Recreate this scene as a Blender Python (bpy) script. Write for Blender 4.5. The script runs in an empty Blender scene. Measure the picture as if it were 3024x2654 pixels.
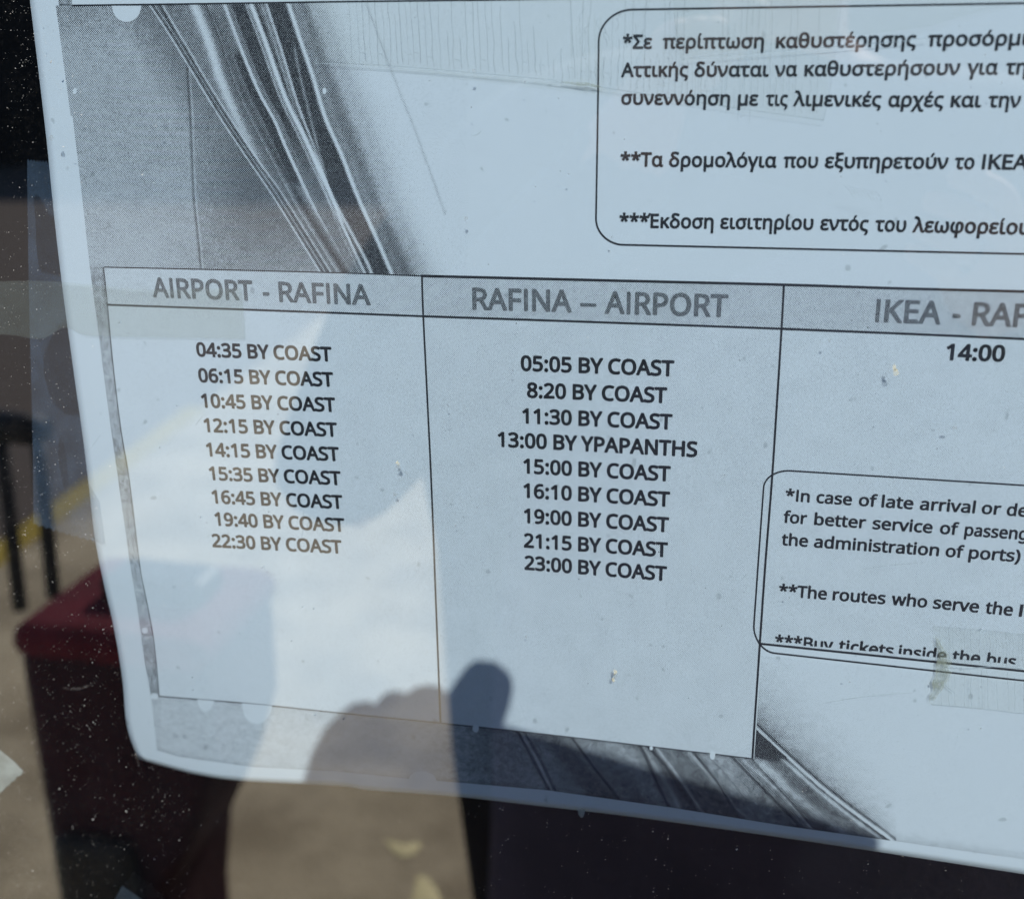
import bpy, bmesh, math, random, json
import numpy as np
from mathutils import Vector, Matrix
random.seed(7); rng = np.random.default_rng(7)
sc = bpy.context.scene
COL = sc.collection
# ------------------------------------------------------------------ camera
D = 0.32                       # distance from the lens to the poster plane (Y = 0)
CZ = 1.45                      # lens height above the ground
FPX = 3300.0
def rotm(y, p, r):
    Ry = np.array([[math.cos(y),0,math.sin(y)],[0,1,0],[-math.sin(y),0,math.cos(y)]])
    Rx = np.array([[1,0,0],[0,math.cos(p),-math.sin(p)],[0,math.sin(p),math.cos(p)]])
    Rz = np.array([[math.cos(r),-math.sin(r),0],[math.sin(r),math.cos(r),0],[0,0,1]])
    return Ry@Rx@Rz
RM = rotm(-0.2044577, -0.3193645, 0.0076787)
def b3(v): return Vector((v[0], v[2], -v[1]))      # x right, y down, z forward -> blender
CAMP = Vector((0, -D, CZ))
c_right, c_up, c_fwd = b3(RM[:,0]), -b3(RM[:,1]), b3(RM[:,2])
cd = bpy.data.cameras.new('camera'); cam = bpy.data.objects.new('camera', cd); COL.objects.link(cam)
cam.matrix_world = Matrix(((c_right.x, c_up.x, -c_fwd.x, CAMP.x), (c_right.y, c_up.y, -c_fwd.y, CAMP.y),
                           (c_right.z, c_up.z, -c_fwd.z, CAMP.z), (0,0,0,1)))
cd.sensor_width = 36; cd.lens = 36*FPX/3024; cd.clip_start = 0.01; cd.clip_end = 500
cd.dof.use_dof = True; cd.dof.focus_distance = 0.338; cd.dof.aperture_fstop = 9.5
sc.camera = cam
# ------------------------------------------------------------------ world, sun, exposure
def rect(px, py):
    """direction through a photo pixel, as (right, down) per metre of distance to the poster plane"""
    px = np.asarray(px, float); py = np.asarray(py, float)
    v = np.stack([(px-1512)/FPX, (py-1327)/FPX, np.ones_like(px)], -1) @ RM.T
    return v[...,0]/v[...,2], v[...,1]/v[...,2]
sx_, sy_ = rect(1452, 2262)
SUN_TRAVEL = Vector((float(sx_), 1.0, -float(sy_))).normalized()
to_sun = -SUN_TRAVEL
w = bpy.data.worlds.new('World'); sc.world = w; w.use_nodes = True
nt = w.node_tree; bg = nt.nodes['Background']
sky = nt.nodes.new('ShaderNodeTexSky'); sky.sky_type = 'NISHITA'; sky.sun_disc = False
sky.ozone_density = 6.0; sky.air_density = 1.0; sky.dust_density = 0.5; sky.sun_elevation = math.asin(to_sun.z); sky.sun_rotation = math.atan2(to_sun.x, to_sun.y)
nt.links.new(sky.outputs[0], bg.inputs[0]); bg.inputs[1].default_value = 0.125
sd = bpy.data.lights.new('sun', 'SUN'); sd.energy = 4.2; sd.angle = math.radians(0.53); sd.color = (1.0, 0.955, 0.89)
sun = bpy.data.objects.new('sun', sd); COL.objects.link(sun)
sun.rotation_euler = SUN_TRAVEL.to_track_quat('-Z', 'Y').to_euler(); sun.location = (1, -3, 4)
vs = sc.view_settings; vs.view_transform = 'Standard'; vs.look = 'None'; vs.gamma = 1; vs.use_curve_mapping = False
vs.exposure = 0.46
sc.cycles.max_bounces = 12; sc.cycles.transparent_max_bounces = 32; sc.cycles.use_denoising = True
sc.cycles.caustics_reflective = False; sc.cycles.caustics_refractive = False

# ------------------------------------------------------------------ helpers
CORNER = np.array([float(v)*D for v in rect(412, 2240)])
def curl(X, Zd):
    """how far the sheet stands back from the glass (metres); Zd is measured down from the lens"""
    u = np.asarray(X) - CORNER[0]; v = CORNER[1] - np.asarray(Zd)
    d = np.clip(1 - (u*0.85 + v*0.55)/0.085, 0, 2.0)
    wav = 0.0006*np.sin(np.asarray(X)*31+1.0)*np.sin(np.asarray(Zd)*23+0.4)
    return 0.009*d**2 + wav + 0.0006
def at(px, py, lay=0.0, curled=True):
    """points of the poster surface under photo pixels; lay = metres in front of the sheet"""
    xr, yr = rect(px, py)
    Y = np.zeros_like(xr)
    for _ in range(5):
        Y = (curl(xr*(D+Y), yr*(D+Y)) if curled else 0.0) - lay
        Y = Y + np.zeros_like(xr)
    return np.stack([xr*(D+Y), Y, CZ - yr*(D+Y)], -1)
def on_sheet(X, Zd, lay):
    return np.stack([X, curl(X, Zd)-lay, CZ-Zd], -1)
def link_mesh(name, verts, faces, mat, parent=None, smooth=False):
    me = bpy.data.meshes.new(name)
    me.from_pydata([tuple(map(float, v)) for v in verts], [], [tuple(int(i) for i in f) for f in faces])
    me.materials.append(mat)
    if smooth: me.polygons.foreach_set('use_smooth', [True]*len(me.polygons))
    me.update()
    o = bpy.data.objects.new(name, me); COL.objects.link(o)
    if parent: o.parent = parent
    return o
def grid_mesh(name, V, mat, parent=None, tone=None, smooth=True, keep=None):
    """V: (n, m, 3) grid of points"""
    n, m, _ = V.shape
    idx = np.arange(n*m).reshape(n, m)
    F = np.stack([idx[:-1,:-1], idx[1:,:-1], idx[1:,1:], idx[:-1,1:]], -1).reshape(-1, 4)
    if keep is not None: F = F[keep.reshape(-1)]
    me = bpy.data.meshes.new(name)
    me.vertices.add(n*m); me.vertices.foreach_set('co', V.reshape(-1).astype(np.float32))
    me.loops.add(F.size); me.loops.foreach_set('vertex_index', F.reshape(-1).astype(np.int32))
    me.polygons.add(len(F)); me.polygons.foreach_set('loop_start', np.arange(0, F.size, 4, dtype=np.int32))
    me.polygons.foreach_set('loop_total', np.full(len(F), 4, dtype=np.int32))
    me.update(calc_edges=True); me.validate()
    if smooth: me.polygons.foreach_set('use_smooth', [True]*len(me.polygons))
    if tone is not None:
        a = me.attributes.new('tone', 'FLOAT', 'POINT'); a.data.foreach_set('value', tone.reshape(-1).astype(np.float32))
    me.materials.append(mat)
    o = bpy.data.objects.new(name, me); COL.objects.link(o)
    if parent: o.parent = parent
    return o
def empty(name, loc, label=None, cat=None, group=None):
    o = bpy.data.objects.new(name, None); COL.objects.link(o); o.location = loc; o.empty_display_size = 0.02
    if label: o['label'] = label
    if cat: o['category'] = cat
    if group: o['group'] = group
    return o
def keepworld(o, parent):
    o.parent = parent; o.matrix_parent_inverse = Matrix.Translation(parent.location).inverted()
def attach(parent, *objs):
    for o in objs: keepworld(o, parent)
def tag(o, label=None, cat=None, group=None, kind=None):
    if label: o['label'] = label
    if cat: o['category'] = cat
    if group: o['group'] = group
    if kind: o['kind'] = kind
    return o
def smoothstep(a, b, x):
    t = np.clip((x-a)/(b-a), 0, 1); return t*t*(3-2*t)
def curve_pts(P, n=12):
    """Catmull-Rom through a short list of points"""
    P = np.array(P, float)
    if len(P) == 2:
        t = np.linspace(0, 1, n+1)[:,None]; return P[0]*(1-t)+P[1]*t
    Q = np.vstack([2*P[0]-P[1], P, 2*P[-1]-P[-2]]); out = []
    for i in range(1, len(Q)-2):
        p0,p1,p2,p3 = Q[i-1],Q[i],Q[i+1],Q[i+2]
        for k in range(n):
            t = k/n
            out.append(0.5*((2*p1)+(-p0+p2)*t+(2*p0-5*p1+4*p2-p3)*t*t+(-p0+3*p1-3*p2+p3)*t**3))
    out.append(P[-1]); return np.array(out)
def ribbon(name, pts, width, lay, mat, parent=None, taper=False, curled=True):
    pts = np.array(pts, float)
    t = np.gradient(pts, axis=0); t /= np.linalg.norm(t, axis=1)[:,None]+1e-9
    nrm = np.stack([-t[:,1], t[:,0]], -1)
    wd = np.full(len(pts), width/2.0)
    if taper: wd = wd*np.sin(np.linspace(0.12, math.pi-0.12, len(pts)))
    A = pts+nrm*wd[:,None]; B = pts-nrm*wd[:,None]
    V = np.stack([at(A[:,0], A[:,1], lay, curled), at(B[:,0], B[:,1], lay, curled)], 1)
    return grid_mesh(name, V, mat, parent, smooth=False)
def join(name, objs, parent=None):
    """merge freshly made meshes into one object"""
    bm = bmesh.new()
    for o in objs: bm.from_mesh(o.data)
    me = bpy.data.meshes.new(name); bm.to_mesh(me); bm.free(); me.materials.append(objs[0].data.materials[0])
    for o in objs:
        m = o.data; bpy.data.objects.remove(o); bpy.data.meshes.remove(m)
    r = bpy.data.objects.new(name, me); COL.objects.link(r)
    if parent: r.parent = parent
    return r

# ------------------------------------------------------------------ materials
class NT:
    def __init__(s, name):
        s.m = bpy.data.materials.new(name); s.m.use_nodes = True; s.t = s.m.node_tree
        s.b = s.t.nodes['Principled BSDF']; s.out = s.t.nodes['Material Output']
    def n(s, typ, **kw):
        nd = s.t.nodes.new('ShaderNode'+typ)
        for k, v in kw.items(): setattr(nd, k, v)
        return nd
    def put(s, sock, v):
        if hasattr(v, 'is_output') or isinstance(v, bpy.types.NodeSocket): s.t.links.new(v, sock)
        else: sock.default_value = v
    def math(s, op, a, b=0.0, c=None, clamp=False):
        nd = s.n('Math', operation=op); nd.use_clamp = clamp
        s.put(nd.inputs[0], a); s.put(nd.inputs[1], b)
        if c is not None: s.put(nd.inputs[2], c)
        return nd.outputs[0]
    def ramp(s, v, a, b, lo=0.0, hi=1.0):
        nd = s.n('MapRange', interpolation_type='SMOOTHSTEP')
        s.put(nd.inputs[0], v); s.put(nd.inputs[1], a); s.put(nd.inputs[2], b); s.put(nd.inputs[3], lo); s.put(nd.inputs[4], hi)
        return nd.outputs[0]
    def noise(s, scale, detail=2.0, rough=0.5, vec=None):
        nd = s.n('TexNoise'); nd.inputs['Scale'].default_value = scale; nd.inputs['Detail'].default_value = detail
        nd.inputs['Roughness'].default_value = rough
        s.t.links.new(vec if vec is not None else s.pos(), nd.inputs['Vector'])
        return nd.outputs['Fac']
    def pos(s):
        if not hasattr(s, '_p'): s._p = s.n('NewGeometry').outputs['Position']
        return s._p
    def mixc(s, f, a, b):
        nd = s.n('Mix', data_type='RGBA'); s.put(nd.inputs[0], f); s.put(nd.inputs[6], a); s.put(nd.inputs[7], b)
        return nd.outputs[2]
    def bump(s, h, dist, strength=1.0):
        nd = s.n('Bump'); s.put(nd.inputs['Height'], h); nd.inputs['Distance'].default_value = dist; nd.inputs['Strength'].default_value = strength
        s.t.links.new(nd.outputs[0], s.b.inputs['Normal'])
def c4(r, g, b): return (r, g, b, 1.0)
def simple(name, col, rough=0.7, var=0.25, scale=30, bump=0.0, spec=0.3):
    M = NT(name); f = M.noise(scale, 4, 0.6)
    a = tuple(min(1, c*(1-var)) for c in col); b = tuple(min(1, c*(1+var)) for c in col)
    M.put(M.b.inputs['Base Color'], M.mixc(f, c4(*a), c4(*b))); M.b.inputs['Roughness'].default_value = rough
    M.b.inputs['Specular IOR Level'].default_value = spec
    if bump: M.bump(M.noise(scale*4, 3), bump)
    return M.m
PAPER = (0.80, 0.80, 0.80)
TONER = (0.022, 0.022, 0.026)
def paper_mat(name, halftone=None, tone_const=None, speck=0.0):
    M = NT(name)
    f1 = M.noise(55, 3, 0.6); f2 = M.noise(900, 2, 0.5)
    f = M.math('ADD', M.math('MULTIPLY', f1, 0.6), M.math('MULTIPLY', f2, 0.4))
    base = M.mixc(f, c4(0.775,0.78,0.785), c4(0.84,0.838,0.83))
    # tiny stains in the sheet
    st = M.ramp(M.noise(260, 1, 0.3), 0.735, 0.80)
    base = M.mixc(M.math('MULTIPLY', st, 0.45), base, c4(0.36,0.37,0.36))
    if halftone is not None or tone_const is not None:
        if tone_const is None:
            at_ = M.n('Attribute', attribute_name='tone'); tone = at_.outputs['Fac']
        else: tone = tone_const
        sep = M.n('SeparateXYZ'); M.t.links.new(M.pos(), sep.inputs[0])
        k = 2*math.pi/0.00046
        X, Z = sep.outputs[0], sep.outputs[2]
        u = M.math('MULTIPLY', M.math('ADD', X, Z), k*0.7071); v = M.math('MULTIPLY', M.math('SUBTRACT', X, Z), k*0.7071)
        cell = M.math('ADD', M.math('MULTIPLY', M.math('ADD', M.math('COSINE', u), M.math('COSINE', v)), 0.25), 0.5)
        gr = M.noise(2600, 2, 0.7)
        g2 = M.noise(700, 3, 0.7)
        cell = M.math('ADD', M.math('MULTIPLY', cell, 0.62), M.math('ADD', M.math('MULTIPLY', gr, 0.34), M.math('MULTIPLY', g2, 0.08)))
        # cell lies around .5; ink where cell < tone mapped to the same span
        th = M.math('ADD', M.math('MULTIPLY', tone, 0.56), 0.22)
        ink = M.ramp(M.math('SUBTRACT', th, cell), -0.028, 0.028)
        base = M.mixc(ink, base, c4(*TONER))
    M.put(M.b.inputs['Base Color'], base)
    M.b.inputs['Roughness'].default_value = 0.62; M.b.inputs['Specular IOR Level'].default_value = 0.25
    M.bump(M.math('ADD', M.noise(1500, 3, 0.6), M.math('MULTIPLY', M.noise(24, 2), 12)), 0.00003, 0.6)
    return M.m
m_paper = paper_mat('office_paper')
m_tone = paper_mat('halftone_print', halftone=True)
m_headtext = paper_mat('halftone_lettering', tone_const=0.80)
def toner_mat():
    M = NT('black_toner')
    g = M.noise(2400, 2, 0.7)
    M.put(M.b.inputs['Base Color'], M.mixc(M.ramp(g, 0.70, 0.85), c4(0.018,0.018,0.022), c4(0.20,0.20,0.21)))
    M.b.inputs['Roughness'].default_value = 0.5; return M.m
m_toner = toner_mat()
def film(name, col, dens, rough=0.35, blotch=0.3, gloss=0.05, scale=120, attr=False):
    """thin clear adhesive film: mostly see-through, scatters a little light"""
    M = NT(name); t = M.t; t.nodes.remove(M.b)
    tr = M.n('BsdfTransparent'); tr.inputs[0].default_value = c4(0.985,0.985,0.975)
    df = M.n('BsdfDiffuse'); df.inputs[0].default_value = c4(*col)
    gl = M.n('BsdfGlossy'); gl.inputs[0].default_value = c4(1,1,1); gl.inputs['Roughness'].default_value = rough
    f = M.ramp(M.noise(scale, 4, 0.6), 0.3, 0.75, dens*(1-blotch), dens*(1+blotch))
    if attr:
        at_ = M.n('Attribute', attribute_name='tone'); f = M.math('MULTIPLY', f, at_.outputs['Fac'])
    m1 = M.n('MixShader'); M.put(m1.inputs[0], f); t.links.new(tr.outputs[0], m1.inputs[1]); t.links.new(df.outputs[0], m1.inputs[2])
    m2 = M.n('MixShader'); m2.inputs[0].default_value = gloss
    t.links.new(m1.outputs[0], m2.inputs[1]); t.links.new(gl.outputs[0], m2.inputs[2]); t.links.new(m2.outputs[0], M.out.inputs[0])
    return M.m
def glass_mat(front):
    M = NT('coated_glass' if front else 'clear_glass'); t = M.t; t.nodes.remove(M.b)
    tr = M.n('BsdfTransparent'); tr.inputs[0].default_value = c4(0.755,0.853,0.926) if front else c4(0.98,0.985,0.98)
    gl = M.n('BsdfGlossy'); gl.inputs['Roughness'].default_value = 0.0; gl.inputs[0].default_value = c4(1,0.97,0.93) if front else c4(1,1,1)
    lw = M.n('LayerWeight'); lw.inputs[0].default_value = 0.25
    fac = M.math('ADD', 0.235 if front else 0.02, M.math('MULTIPLY', lw.outputs['Fresnel'], 0.30 if front else 0.1))
    m1 = M.n('MixShader'); M.put(m1.inputs[0], fac); t.links.new(tr.outputs[0], m1.inputs[1]); t.links.new(gl.outputs[0], m1.inputs[2])
    if front:                                   # a film of dust and dried water on the outer face
        df = M.n('BsdfDiffuse'); df.inputs[0].default_value = c4(0.72,0.68,0.62)
        big = M.ramp(M.noise(9, 5, 0.65), 0.45, 0.75); fine = M.ramp(M.noise(700, 3, 0.7), 0.48, 0.75)
        dust = M.math('ADD', M.math('MULTIPLY', M.math('MULTIPLY', big, fine), 0.016), M.math('MULTIPLY', fine, 0.003))
        m2 = M.n('MixShader'); M.put(m2.inputs[0], dust); t.links.new(m1.outputs[0], m2.inputs[1]); t.links.new(df.outputs[0], m2.inputs[2])
        t.links.new(m2.outputs[0], M.out.inputs[0])
    else: t.links.new(m1.outputs[0], M.out.inputs[0])
    return M.m

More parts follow.
